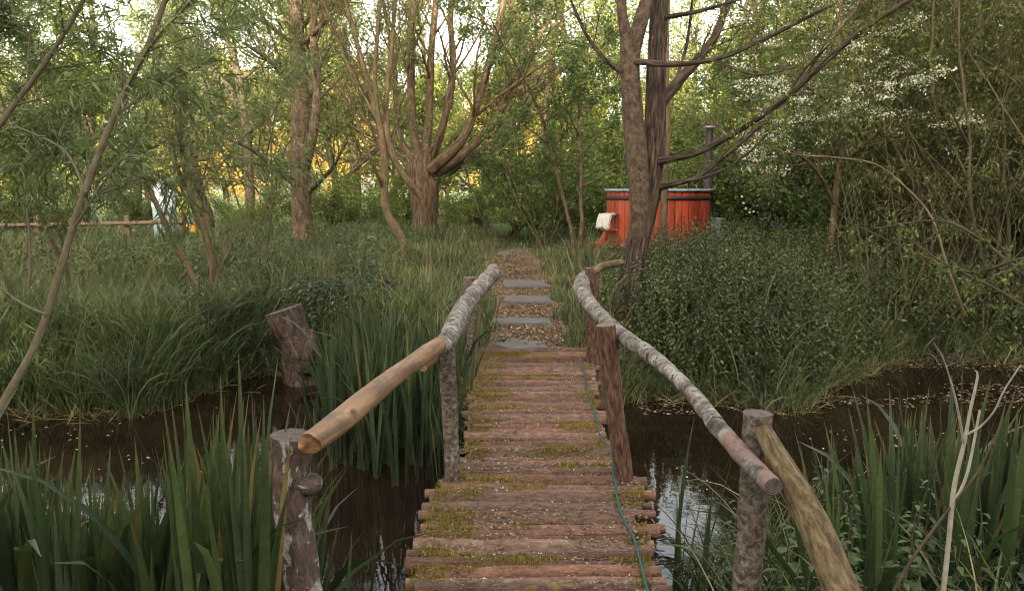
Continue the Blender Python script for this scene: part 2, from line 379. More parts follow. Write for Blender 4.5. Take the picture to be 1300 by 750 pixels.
# deck log
def decklog(name, stops, mosst):
    m, nt, b = newmat(name); q = attr(nt,'q'); g = nt.nodes.new('ShaderNodeNewGeometry'); pos = g.outputs['Position']
    f = noise(nt, vscale(nt,q,(40,40,14)), 1.3, 6, .68, .3)
    col = ramp(nt, f, stops)
    r = attr(nt,'rnd','Fac')
    col = mixc(nt, 1., col, ramp(nt, r, [(0,(.62,.58,.56)),(.5,(1,1,1)),(1,(1.45,1.38,1.32))]), 'MULTIPLY')
    col = mixc(nt, ramp(nt, noise(nt,pos,110,3,.7), [(.60,0.),(.68,.8)]), col, (.30,.235,.18))
    dirt = noise(nt, pos, 7, 5, .7); col = mixc(nt, ramp(nt, dirt, [(.54,0.),(.64,.7)]), col, mixc(nt, noise(nt,pos,140,2), (.05,.032,.022), (.20,.15,.10)))
    ms = noise(nt, pos, 2.6, 6, .75)
    col = mixc(nt, ramp(nt, ms, [(mosst,0.),(mosst+.05,.9)]), col, mixc(nt, noise(nt,pos,90,3), (.085,.065,.012), (.27,.21,.045)))
    nt.links.new(col, b.inputs['Base Color']); b.inputs['Roughness'].default_value=.82; b.inputs['Specular IOR Level'].default_value=.3
    bump(nt, b, math_(nt,'ADD',f, math_(nt,'MULTIPLY',noise(nt,pos,80,3,.7),.6)), .8, .010); return m
M['log_a'] = decklog('deck_log_bark', [(.30,(.045,.024,.018)),(.45,(.125,.062,.042)),(.60,(.185,.098,.066)),(.75,(.30,.195,.14))], .60)
M['log_b'] = decklog('deck_log_grey_bark', [(.30,(.045,.029,.021)),(.45,(.120,.070,.050)),(.60,(.185,.115,.082)),(.75,(.32,.235,.18))], .59)
M['litter'] = leafmat('litter_flake', [(0,(.055,.030,.018)),(.5,(.14,.085,.050)),(.85,(.26,.19,.13)),(1,(.42,.37,.31))], 0., .85, .2, vary=.2)
M['petal'] = leafmat('fallen_petal', [(0,(.30,.25,.17)),(1,(.55,.50,.42))], 0., .8, .2, vary=.1)
M['scar'] = plain('orange_scar', (.38,.13,.045), .8, 0, .4, 40)
M['slate'] = plain('slate', (.105,.098,.088), .8, 0, .5, 14., .4)
M['tub_red'] = None
m, nt, b = newmat('red_stained_stave'); g = nt.nodes.new('ShaderNodeTexCoord')
f = noise(nt, vscale(nt, g.outputs['Object'], (26,26,2.2)), 1., 4, .6)
col = ramp(nt, f, [(.3,(.24,.032,.014)),(.55,(.40,.062,.026)),(.75,(.50,.12,.055))])
col = mixc(nt, 1., col, ramp(nt, attr(nt,'rnd','Fac'), [(0,(.62,.60,.6)),(1,(1.1,1.1,1.1))]), 'MULTIPLY')
nt.links.new(col, b.inputs['Base Color']); b.inputs['Roughness'].default_value=.5; M['tub_red']=m
M['rim'] = plain('rim_grey_blue', (.30,.36,.38), .45, 0, .15)
M['band'] = plain('band_metal', (.07,.05,.045), .5, .6, .3)
M['pipe'] = plain('flue_metal', (.035,.025,.021), .6, .3, .3)
M['steel'] = plain('galvanised', (.20,.21,.21), .5, .6, .25, 14)
M['cloth'] = plain('white_fleece', (.48,.47,.43), .9, 0, .12, 30)
M['rope'] = plain('teal_rope', (.010,.075,.062), .5, 0, .3, 90)
M['fence'] = plain('fence_timber', (.13,.085,.055), .85, 0, .4, 12)
M['blue_tank'] = plain('blue_grey_paint', (.22,.30,.31), .5, 0, .2, 6)
M['white_lid'] = plain('white_lid', (.66,.72,.76), .5, 0, .1, 6)
M['yellow'] = plain('yellow_paint', (.50,.27,.02), .6, 0, .3, 12)
M['black'] = plain('black_plastic', (.018,.017,.017), .6, 0, .3)
M['blue'] = plain('blue_plastic', (.16,.36,.42), .5, 0, .2)
M['white'] = plain('white_plastic', (.75,.75,.72), .5, 0, .1)
M['terracotta'] = plain('terracotta', (.26,.11,.06), .8, 0, .25)
# water
m, nt, b = newmat('pond_water'); g = nt.nodes.new('ShaderNodeNewGeometry')
f = noise(nt, g.outputs['Position'], 1.2, 5, .65)
nt.links.new(ramp(nt, f, [(.35,(.005,.003,.002)),(.65,(.018,.0100,.0056))]), b.inputs['Base Color'])
b.inputs['Roughness'].default_value=.012; b.inputs['IOR'].default_value=1.33; b.inputs['Specular IOR Level'].default_value=.5
w = noise(nt, vscale(nt, g.outputs['Position'], (1,1.4,1)), 7, 3, .5); bump(nt, b, w, .045, .02); M['water']=m
# ground
m, nt, b = newmat('bank_ground'); g = nt.nodes.new('ShaderNodeNewGeometry'); P = g.outputs['Position']
soil = ramp(nt, noise(nt, P, 24, 6, .75), [(.3,(.018,.012,.008)),(.55,(.055,.036,.024)),(.75,(.11,.078,.050))])
path = ramp(nt, noise(nt, P, 46, 6, .8), [(.28,(.055,.030,.018)),(.5,(.17,.105,.068)),(.74,(.32,.23,.165))])
path = mixc(nt, ramp(nt, noise(nt, P, 1.9, 5, .7), [(.50,0.),(.62,.75)]), path, mixc(nt, noise(nt,P,60,3), (.045,.045,.012), (.15,.13,.035)))
green = ramp(nt, noise(nt, P, 5, 6, .75), [(.3,(.012,.022,.009)),(.6,(.032,.046,.018)),(.8,(.06,.06,.03))])
field = ramp(nt, noise(nt, P, .35, 6, .7), [(.3,(.10,.13,.045)),(.6,(.16,.20,.075)),(.8,(.22,.23,.11))])
s = nt.nodes.new('ShaderNodeSeparateXYZ'); nt.links.new(P, s.inputs[0])
X, Yc, Z = s.outputs
wob = math_(nt,'MULTIPLY', math_(nt,'SUBTRACT', noise(nt,P,1.6,4,.6), .5), 1.3)
# path centre bends gently left as it goes away
pc = math_(nt,'SUBTRACT', .22, math_(nt,'MULTIPLY', math_(nt,'SUBTRACT', Yc, 8.), .022))
dx = math_(nt,'ABSOLUTE', math_(nt,'ADD', math_(nt,'SUBTRACT', X, pc), wob))
onp = math_(nt,'MULTIPLY', ramp(nt, dx, [(.50,1.),(.80,0.)]), ramp(nt, math_(nt,'MULTIPLY',Yc,.01), [(.068,0.),(.072,1.),(.165,1.),(.19,0.)]))
col = mixc(nt, ramp(nt, math_(nt,'ADD',Z,math_(nt,'MULTIPLY',wob,.2)), [(.0,0.),(.12,1.)]), soil, green)
col = mixc(nt, onp, col, path)
col = mixc(nt, ramp(nt, math_(nt,'MULTIPLY',Yc,.01), [(.22,0.),(.30,1.)]), col, field)
nt.links.new(col, b.inputs['Base Color']); b.inputs['Roughness'].default_value=.95; b.inputs['Specular IOR Level'].default_value=.15
bump(nt, b, noise(nt,P,40,5,.75), .7, .02); M['ground']=m

# ------------------------------------------------------------------ ground and water
FX=[-30,-12,-5.5,-4.75,-3.4,-2.85,-1.8,-.9,-.6,.9,1.2,1.6,2.6,3.5,4.75,6.5,12,30]
FY=[8,7.6,7.4,7.1,7.0,8.7,8.5,8.2,7.25,7.25,7.6,7.7,7.2,8.3,9.5,9.3,9.4,10]
NX=[-30,-6,-2.6,-1.0,-.5,.8,1.3,2.2,6,30]
NY=[2,2.4,2.9,2.7,1.6,1.6,2.7,3.5,3.2,3]
def sm(t): t = np.clip(t,0,1); return t*t*(3-2*t)
def ground_h(x, y):
    x = np.asarray(x,float); y = np.asarray(y,float)
    wob = (n2(x,y,1.3)-.5)*.5*(1-np.exp(-((x-.15)/.9)**2))
    d = y-np.interp(x,FX,FY)+wob; dn = np.interp(x,NX,NY)-y+wob
    far = -.45+.43*sm(d/.75)+.27*np.clip((y-7.9)/8,0,1)**.8
    near = -.45+.28*sm(dn/.9)
    bed = -.45-.4*sm(np.minimum(-d,-dn)/.8)
    h = np.where(d>0, far, np.where(dn>0, near, bed))
    off = 1-np.exp(-((x-.2)/.8)**2)
    h = h + (n2(x,y,.9,3,3.)-.5)*.22*sm(d/2)*off + (n2(x,y,7,3,5.)-.5)*.04
    lake = np.exp(-((x+1.5)/7.5)**4)*np.exp(-((y-52)/9)**4)
    h = h-.5*lake
    return h
xs = np.concatenate([-np.geomspace(14,700,26)[::-1], np.linspace(-13.8,13.8,300), np.geomspace(14,700,26)])
ys = np.concatenate([-np.geomspace(4,200,12)[::-1], np.linspace(-3.8,2,24), np.linspace(2.06,22,330), np.linspace(22.3,70,90), np.geomspace(72,900,26)])
gx, gy = np.meshgrid(xs, ys); gz = ground_h(gx, gy)
nx, ny = len(xs), len(ys)
i = np.arange(ny-1)[:,None]*nx+np.arange(nx-1)[None]
mb = MB(); mb.add(np.stack([gx,gy,gz],-1).reshape(-1,3), np.stack([i,i+1,i+nx+1,i+nx],-1).reshape(-1,4))
tag(mb.build('ground', M['ground']), 'grassy woodland ground with a trodden leaf littered path', kind='structure')
def sheet(name, x0,x1,y0,y1,z, mat):
    mb = MB(); X=np.linspace(x0,x1,20); Y=np.linspace(y0,y1,20); a,b_=np.meshgrid(X,Y); i=np.arange(19)[:,None]*20+np.arange(19)[None]
    mb.add(np.stack([a,b_,a*0+z],-1).reshape(-1,3), np.stack([i,i+1,i+21,i+20],-1).reshape(-1,4)); return mb.build(name, mat)
tag(sheet('pond_water', -30,30,.5,11.5,-.45, M['water']), 'still brown pond water under the log bridge', kind='structure')
tag(sheet('lake_water', -16,12,40,64,.03, M['water']), 'pale sliver of far water beyond the trees', kind='structure')

# ------------------------------------------------------------------ footbridge
bridge = empty('footbridge', (.15,5.,0), 'rustic footbridge of mossy round logs with birch pole handrails over the pond', 'footbridge')
LG=[]
y = 2.25
while y < 7.95:
    r = rng.uniform(.021,.034) if rng.random()>.2 else rng.uniform(.036,.048)
    LG.append([y+r*1.04+.004, r]); y += r*2.08+.008
LG=np.array(LG); nL=len(LG)
lz = np.clip(rng.normal(0,.010,nL),-.014,.014) - LG[:,1]*.82-.010; ltilt = rng.normal(0,.010,nL); lamp = rng.uniform(.002,.010,nL); lfr = rng.uniform(2.,6.5,nL); lph = rng.random(nL)*6.3
def log_y(k, x): return LG[k,0]+ltilt[k]*(x-.2)+lamp[k]*np.sin(lfr[k]*x+lph[k])
def deck_z(x, y):
    z = np.full(len(x), -.1)
    for k in range(nL):
        yy = y-log_y(k,x); rr = LG[k,1]; z = np.maximum(z, np.where(np.abs(yy)<rr, lz[k]+np.sqrt(np.maximum(rr*rr-yy*yy,0)), -.1))
    return z
def deck_edges(y):
    l = np.interp(y,[2,4.15,4.25,4.6,7.9],[-.44,-.44,-.40,-.30,-.34]); r_ = np.interp(y,[2,3.1,4.2,4.35,6,7.9],[.56,.60,.74,.62,.66,.82]); return l, r_
for k in range(nL):
    l, r_ = deck_edges(LG[k,0]); l += rng.normal(0,.025); r_ += rng.normal(0,.03)
    X = np.linspace(l, r_, 90); pts = np.stack([X, log_y(k,X), lz[k]+.006*np.sin(3*X+lph[k]*2)],1)
    rad = LG[k,1]*(1+.10*np.sin(2.1*X+lph[k]))*np.linspace(1.08,.92,90)[::(1 if rng.random()>.5 else -1)]
    mb = MB(); tube(mb, pts, rad, 28, .20, (16,6), m=0, capm=1, seed=k*1.37, oct=4, rnd=rng.random(), lump=.10)
    mb.build('deck_log', [M['log_a'] if rng.random()>.35 else M['log_b'], M['cut_dark']], bridge)
for xx in (-.18,.45):
    mb = MB(); Y=np.linspace(2.0,8.1,50); tube(mb, np.stack([np.full(50,xx)+.03*np.sin(Y),Y,np.full(50,-.20)],1), np.full(50,.075), 14, .1, (10,3), capm=1)
    mb.build('stringer_log', [M['stump'], M['cut_dark']], bridge)

def hero(name, pts, rad, mats, parent, seg=30, step=.015, amp=.1, fr=(14,10), clip=None, lump=0., seed=0., label=None):
    p, r = smoothline(pts, rad, step); mb = MB()
    tube(mb, p, r, seg, amp, fr, m=0, capm=1, clip=clip, seed=seed, oct=4, lump=lump)
    o = mb.build(name, mats, parent)
    if label: o['label'] = label
    return o, mb
# left side posts and rails
pA = at(371,552,2.42)
pA_o,_ = hero('post', [(pA[0]+.05,2.43,-.9),(pA[0]+.04,2.43,-.1),(pA[0]+.025,2.42,.25),(pA[0]-.012,2.42,.62),(pA[0]+.0,2.42,pA[2])], [.074,.068,.059,.063,.066], [M['flaking'],M['cut_dark']], bridge, 36, .012, .16, (14,10), lump=.12, seed=2, label='near left post with pale flaking bark')
kn = MB(); kc = np.array([pA[0]+.064,2.40,pA[2]-.155]); tube(kn, [kc-[.05,0,-.01],kc-[.02,0,0],kc,kc+[.02,-.004,-.004],kc+[.03,-.006,-.006]], [.03,.034,.036,.028,.008], 16, .25,(20,20)); kn.build('knot', M['flaking'], bridge).parent = pA_o
pB0, pB1 = at(575,612,4.22), at(566,440,4.22)
hero('post', [(pB0[0],4.22,-.9),(pB0[0]+.004,4.22,-.2),pB0,(pB0+pB1)/2+[.004,0,0],pB1], [.05,.046,.044,.044,.046], [M['post_grey'],M['cut']], bridge, 26, .015,.10,(16,14), lump=.06, seed=4)
pC = at(597,352,7.85)
hero('post', [(pC[0],7.85,-.6),(pC[0],7.85,0),(pC[0],7.85,pC[2])], [.075,.07,.07], [M['post_grey'],M['cut']], bridge, 20, .03,.12,(10,8), seed=6)
e0, e1 = at(397,560,2.30), at(566,432,4.20); ax = norm(e1-e0)
mid = (e0+e1)/2+np.array([.0,0,.012])
hero('handrail', [e0-ax*.08, e0+ax*.25, mid, e1-ax*.05, e1+ax*.0], [.034,.038,.041,.045,.042], [M['peeled'],M['peeled']], bridge, 40, .012, .10, (14,3),
     clip=[(e0-ax*.035, -ax*.62+np.array([.30,-.40,-.60]), ax), (e0-ax*.045, -ax+np.array([-.6,-.1,.5])*.8, ax)], seed=8, lump=.12, label='bare peeled honey coloured rail with an axe cut end')
f0, f1 = at(549,459,4.10), at(627,345,7.95)
fm = f0*.55+f1*.45+np.array([-.035,0,.01])
hero('handrail', [e1-ax*.22+[.012,0,-.01], e1+ax*.25+[-.012,0,.015], fm, f1], [.038,.053,.064,.078], [M['birch'],M['cut']], bridge, 40, .012, .26, (20,20), seed=10, lump=.10, label='white and black birch rail with bark on')
stub0 = at(545,462,4.12); 
hero('rail_support', [stub0-[.03,.06,0], stub0+[.05,.15,.03]], [.028,.03], [M['peeled'],M['peeled']], bridge, 14,.02,.08)
# right side
pD0, pD1 = at(793,612,4.25), at(769,412,4.22)
hero('post', [(pD0[0]+.01,4.25,-.9),(pD0[0],4.25,-.2),pD0,(pD0+pD1)/2+[-.006,0,0],pD1], [.056,.055,.053,.052,.052], [M['post_red'],M['cut']], bridge, 30, .015,.10,(16,12), lump=.08, seed=12, label='reddish brown middle post on the right side')
g = [at(742,352,7.5), at(738,363,6.9), at(750,388,5.6), at(788,424,4.36), at(828,452,3.75), at(872,492,3.2), at(910,540,2.82), at(948,583,2.58), at(982,618,2.38)]
gr = [.068,.068,.052,.042,.037,.031,.034,.032,.031]
hero('handrail', g[:7], gr[:7], [M['birch'],M['cut']], bridge, 40, .012, .24, (20,20), seed=14, lump=.10, label='long crooked birch rail on the right')
hero('handrail', [g[6]-norm(g[7]-g[6])*.012,g[7],g[8]], [gr[6]*.99,gr[7],gr[8]], [M['birch_peel'],M['cut_dark']], bridge, 32, .012, .16, (14,18), seed=15, lump=.08, label='flaking reddish tip of the right birch rail')
pE = at(962,524,2.68)
pE_o,_ = hero('post', [(pE[0]+.0,2.7,-.9),(pE[0]-.01,2.69,0),(pE[0]-.005,2.68,.4),pE], [.056,.053,.051,.052], [M['post_grey'],M['cut_dark']], bridge, 30, .013,.12,(16,20), lump=.06, seed=16, label='grey near right post with a cut top')
mb=MB(); sc0=at(973,570,2.62); sc1=at(975,604,2.625); tube(mb,*smoothline([sc0,sc0*.5+sc1*.5+[.006,-.012,0],sc1],[.004,.016,.004],.006),12,.3,(60,30)); o=mb.build('bark_scar',M['scar'],bridge); o.parent=pE_o
s0, s1 = at(975,556,2.62), at(1085,790,2.12)
hero('brace', [s0+[-.02,0,.03], s0*.5+s1*.5+[.012,0,.01], s1], [.030,.050,.052], [M['brace'],M['cut']], bridge, 26, .013,.07,(14,10), seed=18, label='leaning brace log behind the near right post')
pF = at(751,340,7.3)
hero('post', [(pF[0]+.02,7.3,-.5),(pF[0]+.02,7.3,.3),(pF[0],7.3,pF[2])], [.065,.06,.062], [M['post_red'],M['cut']], bridge, 22,.02,.12,(12,10), seed=20)
hero('rail_support', [at(752,345,7.25), at(768,337,7.35), at(790,333,7.6)], [.042,.036,.032], [M['brace'],M['cut']], bridge, 16,.02,.1)
# rope
rp = [at(757,452,7.3),at(764,470,6.6),at(772,520,5.4)]
def R_(x,y,dz=.012): return np.array([x,y,float(deck_z(np.full(9,x),y+np.linspace(-.07,.07,9)).max())+dz])
rp = [at(756,450,7.3)+[0,0,0], at(762,485,6.45), at(774,540,5.2)]
rp = [R_(.64,7.3), R_(.635,6.95), R_(.625,6.6), R_(.61,6.2), R_(.60,5.9), R_(.59,5.5), R_(.585,5.2), R_(.575,4.9), at(776,572,4.35), at(779,602,4.22), R_(.56,4.05), R_(.545,3.9), R_(.54,3.75), R_(.55,3.6), R_(.56,3.45), R_(.555,3.3), R_(.55,3.15), R_(.545,3.0), R_(.55,2.8), R_(.55,2.6)]
p, r = smoothline(rp, [.006]*len(rp), .02); mb = MB(); tube(mb, p, r, 8, .1,(80,80)); ro = mb.build('rope', M['rope'])
tag(ro, 'teal green rope lying along the right edge of the log deck', 'rope')

# ------------------------------------------------------------------ litter and moss on the deck
n=34000; x=rng.uniform(-.45,.8,n); y=2.3+5.6*rng.random(n)**1.0
l,r_=deck_edges(y); dens = n2(x,y,2.2,3,8.)+.28*np.abs((x-.15)/.55)
k=(x>l+.02)&(x<r_-.02)&(dens>.44+.20*rng.random(n)); x,y=x[k],y[k]
z = deck_z(x,y); p=np.stack([x,y,z+.003],1); a=rng.random(len(x))*2*PI
mb=MB(); leaves(mb, p, np.stack([np.cos(a),np.sin(a),rng.normal(0,.2,len(x))],1), rng.uniform(.008,.028,len(x)), rng.uniform(.004,.014,len(x)), nrm=np.stack([rng.normal(0,.4,len(x)),rng.normal(0,.4,len(x)),np.ones(len(x))],1))
# gravel-like crumbs and litter on the path beyond
n=26000; y=7.9+10*rng.random(n)**1.3; x=.22-.022*(y-8)+rng.normal(0,.31,n)
z=ground_h(x,y)+.006; a=rng.random(n)*2*PI
leaves(mb, np.stack([x,y,z],1), np.stack([np.cos(a),np.sin(a),rng.normal(0,.25,n)],1), rng.uniform(.015,.045,n), rng.uniform(.008,.025,n), nrm=np.stack([rng.normal(0,.5,n),rng.normal(0,.5,n),np.ones(n)],1))
tag(mb.build('leaf_litter', M['litter']), 'brown leaf litter and wood crumbs on the deck and path', 'leaf litter', kind='stuff')
n=1500; x=rng.uniform(-.45,.8,n); y=2.3+5.6*rng.random(n); l,r_=deck_edges(y); k=(x>l+.02)&(x<r_-.02); x,y=x[k],y[k]
a=rng.random(len(x))*2*PI; mb=MB(); leaves(mb, np.stack([x,y,deck_z(x,y)+.005],1), np.stack([np.cos(a),np.sin(a),0*a+.1],1), rng.uniform(.006,.013,len(x)), rng.uniform(.005,.010,len(x)), nrm=np.stack([rng.normal(0,.4,len(x)),rng.normal(0,.4,len(x)),np.ones(len(x))],1))
n=1300; y=4.2+6*rng.random(n); x=rng.uniform(-1,1,n)*y*.7; gg=ground_h(x,y); kk=(gg<-.455)&((n2(x,y,1.1,3,31.)>.60)|((gg>-.60)&(n2(x,y,2,3,31.)>.5))); x,y=x[kk],y[kk]; a=rng.random(len(x))*2*PI
leaves(mb, np.stack([x,y,np.full(len(x),-.446)],1), np.stack([np.cos(a),np.sin(a),0*a],1), rng.uniform(.012,.04,len(x)), rng.uniform(.008,.022,len(x)), nrm=np.tile([0,0,1.],(len(x),1))+rng.normal(0,.02,(len(x),3)))
tag(mb.build('fallen_petals', M['petal']), 'pale fallen petals and leaf scraps on deck and water', 'petals', kind='stuff')
# floating mats of scum near the right bank
n=5200; y=7.0+2.6*rng.random(n); x=rng.uniform(1.2,6.5,n); kk=(ground_h(x,y)<-.455)&((n2(x,y*2.5,.8,3,77.)>.60)|((ground_h(x,y)>-.56)&(rng.random(len(x))<.5))); x,y=x[kk],y[kk]; a=rng.random(len(x))*2*PI
mb=MB(); leaves(mb, np.stack([x,y,np.full(len(x),-.444)],1), np.stack([np.cos(a),np.sin(a),0*a],1), rng.uniform(.02,.06,len(x)), rng.uniform(.015,.03,len(x)), nrm=np.tile([0,0,1.],(len(x),1))+rng.normal(0,.03,(len(x),3)))
tag(mb.build('floating_debris', M['litter']), 'rafts of brown leaf scraps floating by the right bank', 'floating debris', kind='stuff')
# moss tufts
n=170000; x=rng.uniform(-.45,.8,n); y=2.3+5.5*rng.random(n)
l,r_=deck_edges(y); f=n2(x,y*2.2,2.8,4,2.)-.05+.26*np.clip(((l+.34)-x)/.34,0,1)+.20*np.clip((x-(r_-.2))/.2,0,1)
k=(x>l+.015)&(x<r_-.015)&(f>.57); x,y=x[k],y[k]; z=deck_z(x,y); k=z>-.06; x,y,z=x[k],y[k],z[k]
mb=MB(); blades(mb, np.stack([x,y,z-.003],1), rng.uniform(.009,.026,len(x)), .004, rng.random(len(x))*6.3, rng.uniform(0,.6,len(x)), .6, 2)
tag(mb.build('moss', M['moss']), 'yellow green moss cushions on the deck logs', 'moss', kind='stuff')

# ------------------------------------------------------------------ slate steps
def slab(poly, z, th, label):
    c = np.mean(poly,0); mb=MB(); P=np.array(poly); n_=len(P)
    # subdivide outline with irregularity
    O=[]
    for i_ in range(n_):
        a_,b_=P[i_],P[(i_+1)%n_]
        for t in np.linspace(0,1,7)[:-1]: O.append(a_+(b_-a_)*t+rng.normal(0,.008,2))
    O=np.array(O); m_=len(O); rings=[(1.,-th),(1.,-.01),(.975,0),(.5,.004)]
    V=np.concatenate([np.concatenate([c+(O-c)*s_, np.full((m_,1),z+dz)+rng.normal(0,.0015,(m_,1))],1) for s_,dz in rings]+[np.array([[c[0],c[1],z+.004]])])
    F=[]; 
    for k in range(3):
        for j in range(m_): F.append((k*m_+j,k*m_+(j+1)%m_,(k+1)*m_+(j+1)%m_,(k+1)*m_+j))
    T=[(3*m_+j,3*m_+(j+1)%m_,4*m_) for j in range(m_)]
    mb.add(V,F,T); o=mb.build('stone_slab', M['slate'], smooth=False, origin=(c[0],c[1],z-th)); tag(o,label,'stepping stone','slate slabs set along the path')
def gp(u,v,z):
    d=at(u,v,1.)-np.array([0,0,CAMZ]); t=(z-CAMZ)/d[2]; return (d*t)[:2]
def slab_px(px, z, label): slab([gp(u,v,z) for u,v in px], z-.012, .035, label)
slab_px([(624,434),(650,441),(697,438),(682,428),(643,427)], .02, 'nearest grey slate slab where the log deck ends')
slab_px([(621,408),(701,408),(698,402),(622,402)], .08, 'dark slate step just behind the nearest slab')
slab_px([(640,380),(703,381),(696,374),(641,374)], .14, 'third slate slab up the path from the bridge')
slab_px([(638,361),(700,361),(688,355),(640,354)], .19, 'fourth slate slab up the path, a thin pale sliver')
slab_px([(626,322),(676,322),(673,314),(650,314),(634,318)], .27, 'farthest slate slab where the path meets the long grass')

# ------------------------------------------------------------------ grass and undergrowth
def on_path(x,y): return np.abs(x-(.22-.022*(y-8))+ (n2(x,y,1.6,3,9.)-.5)*.6)<(.40)
# long grass far bank
def scatter(n, ylo, yhi, pw=1.6, spread=.72):
    y = ylo+(yhi-ylo)*rng.random(n)**pw; x = rng.uniform(-1,1,n)*y*spread; return x,y
x,y = scatter(120000, 7.0, 24, 1.35)
h = ground_h(x,y); keep = (h>-.40)&~(on_path(x,y)&(y<18))
patch = n2(x,y,.7,3,4.)
keep &= ~((x>1.1)&(x<6)&(y<12)&(rng.random(len(x))<.1))
x,y,h,patch=x[keep],y[keep],h[keep],patch[keep]
near_path = np.exp(-((x-.2)/1.3)**2)
H = (.14+.5*patch**1.3*rng.uniform(.5,1.4,len(x)))*(1-.55*near_path)*np.where(x<-1,1.12,1.)
mb=MB(); blades(mb, np.stack([x,y,h-.02],1), H, rng.uniform(.007,.018,len(x))*(.6+y*.06), rng.random(len(x))*2*PI, rng.uniform(0,.35,len(x)), rng.uniform(.3,1.5,len(x)), 3, r=np.clip(.05+.8*n2(x,y,1.9,3,6.)+rng.normal(0,.32,len(x)),0,1))
tag(mb.build('grass', M['grass']), 'long green grass over both banks and under the trees', 'grass', kind='stuff')
# fringe grass tussocks drooping over water, left bank
n=17000; x=rng.uniform(-7,-.8,n); y=np.interp(x,FX,FY)+rng.normal(.25,.5,n); h=ground_h(x,y); k=(h>-.52); x,y,h=x[k],y[k],h[k]
mb=MB(); blades(mb, np.stack([x,y,h-.02],1), rng.uniform(.25,.8,len(x))*np.where(x<-2.8,1.15,.7), rng.uniform(.008,.020,len(x)), rng.random(len(x))*2*PI, rng.uniform(0,.4,len(x)), rng.uniform(.4,2.0,len(x)), 5, r=np.clip(.2+.9*n2(x,y,1.5,3,16.)*rng.random(len(x))**.4,0,.97))
tag(mb.build('bank_grass', M['grass']), 'lush arching grass fringing the left waterline', 'grass', kind='stuff')
# dry stalks
n=8000; x=rng.uniform(1.,7,n); y=np.interp(x,FX,FY)+rng.normal(.1,.22,n); h=ground_h(x,y); k=h>-.52; x,y,h=x[k],y[k],h[k]
mb=MB(); blades(mb, np.stack([x,y,h-.02],1), rng.uniform(.15,.5,len(x)), rng.uniform(.006,.015,len(x)), rng.random(len(x))*2*PI, rng.uniform(0,.6,len(x)), rng.uniform(.5,2.2,len(x)), 4)
tag(mb.build('bank_grass', M['grass']), 'short arching grass along the right waterline', 'grass', kind='stuff')
n=3600; x,y = scatter(n,7.3,15,1.2); h=ground_h(x,y); k=(h>-.42)&~on_path(x,y); x,y,h=x[k],y[k],h[k]
mb=MB(); blades(mb, np.stack([x,y,h],1), rng.uniform(.3,.95,len(x)), .005, rng.random(len(x))*2*PI, rng.uniform(.0,.9,len(x)), rng.uniform(0,.7,len(x)), 3)
n=3000; x=rng.uniform(-6,6.5,n); y=np.interp(x,FX,FY)+rng.normal(.0,.16,n); h=np.maximum(ground_h(x,y),-.455); k=np.abs(x-.2)>1.; x,y,h=x[k],y[k],h[k]
blades(mb, np.stack([x,y,h],1), rng.uniform(.12,.4,len(x)), rng.uniform(.004,.010,len(x)), rng.random(len(x))*2*PI, rng.uniform(.6,1.5,len(x)), rng.uniform(0,.6,len(x)), 3)
n=900; x=rng.uniform(-.75,-.25,n)*1.0+.22; y=rng.uniform(4.6,8.4,n); x=-.30+rng.normal(0,.05,n); y=np.where(rng.random(n)<.6,rng.uniform(6.,8.2,n),y)
blades(mb, np.stack([x,y,np.full(n,-.01)],1), rng.uniform(.06,.22,n), .004, rng.random(n)*2*PI, rng.uniform(.9,1.45,n), .2, 3)
tag(mb.build('dry_grass', M['grass_dry']), 'bleached dry grass stalks among the green and along the deck edges', 'dry grass', kind='stuff')

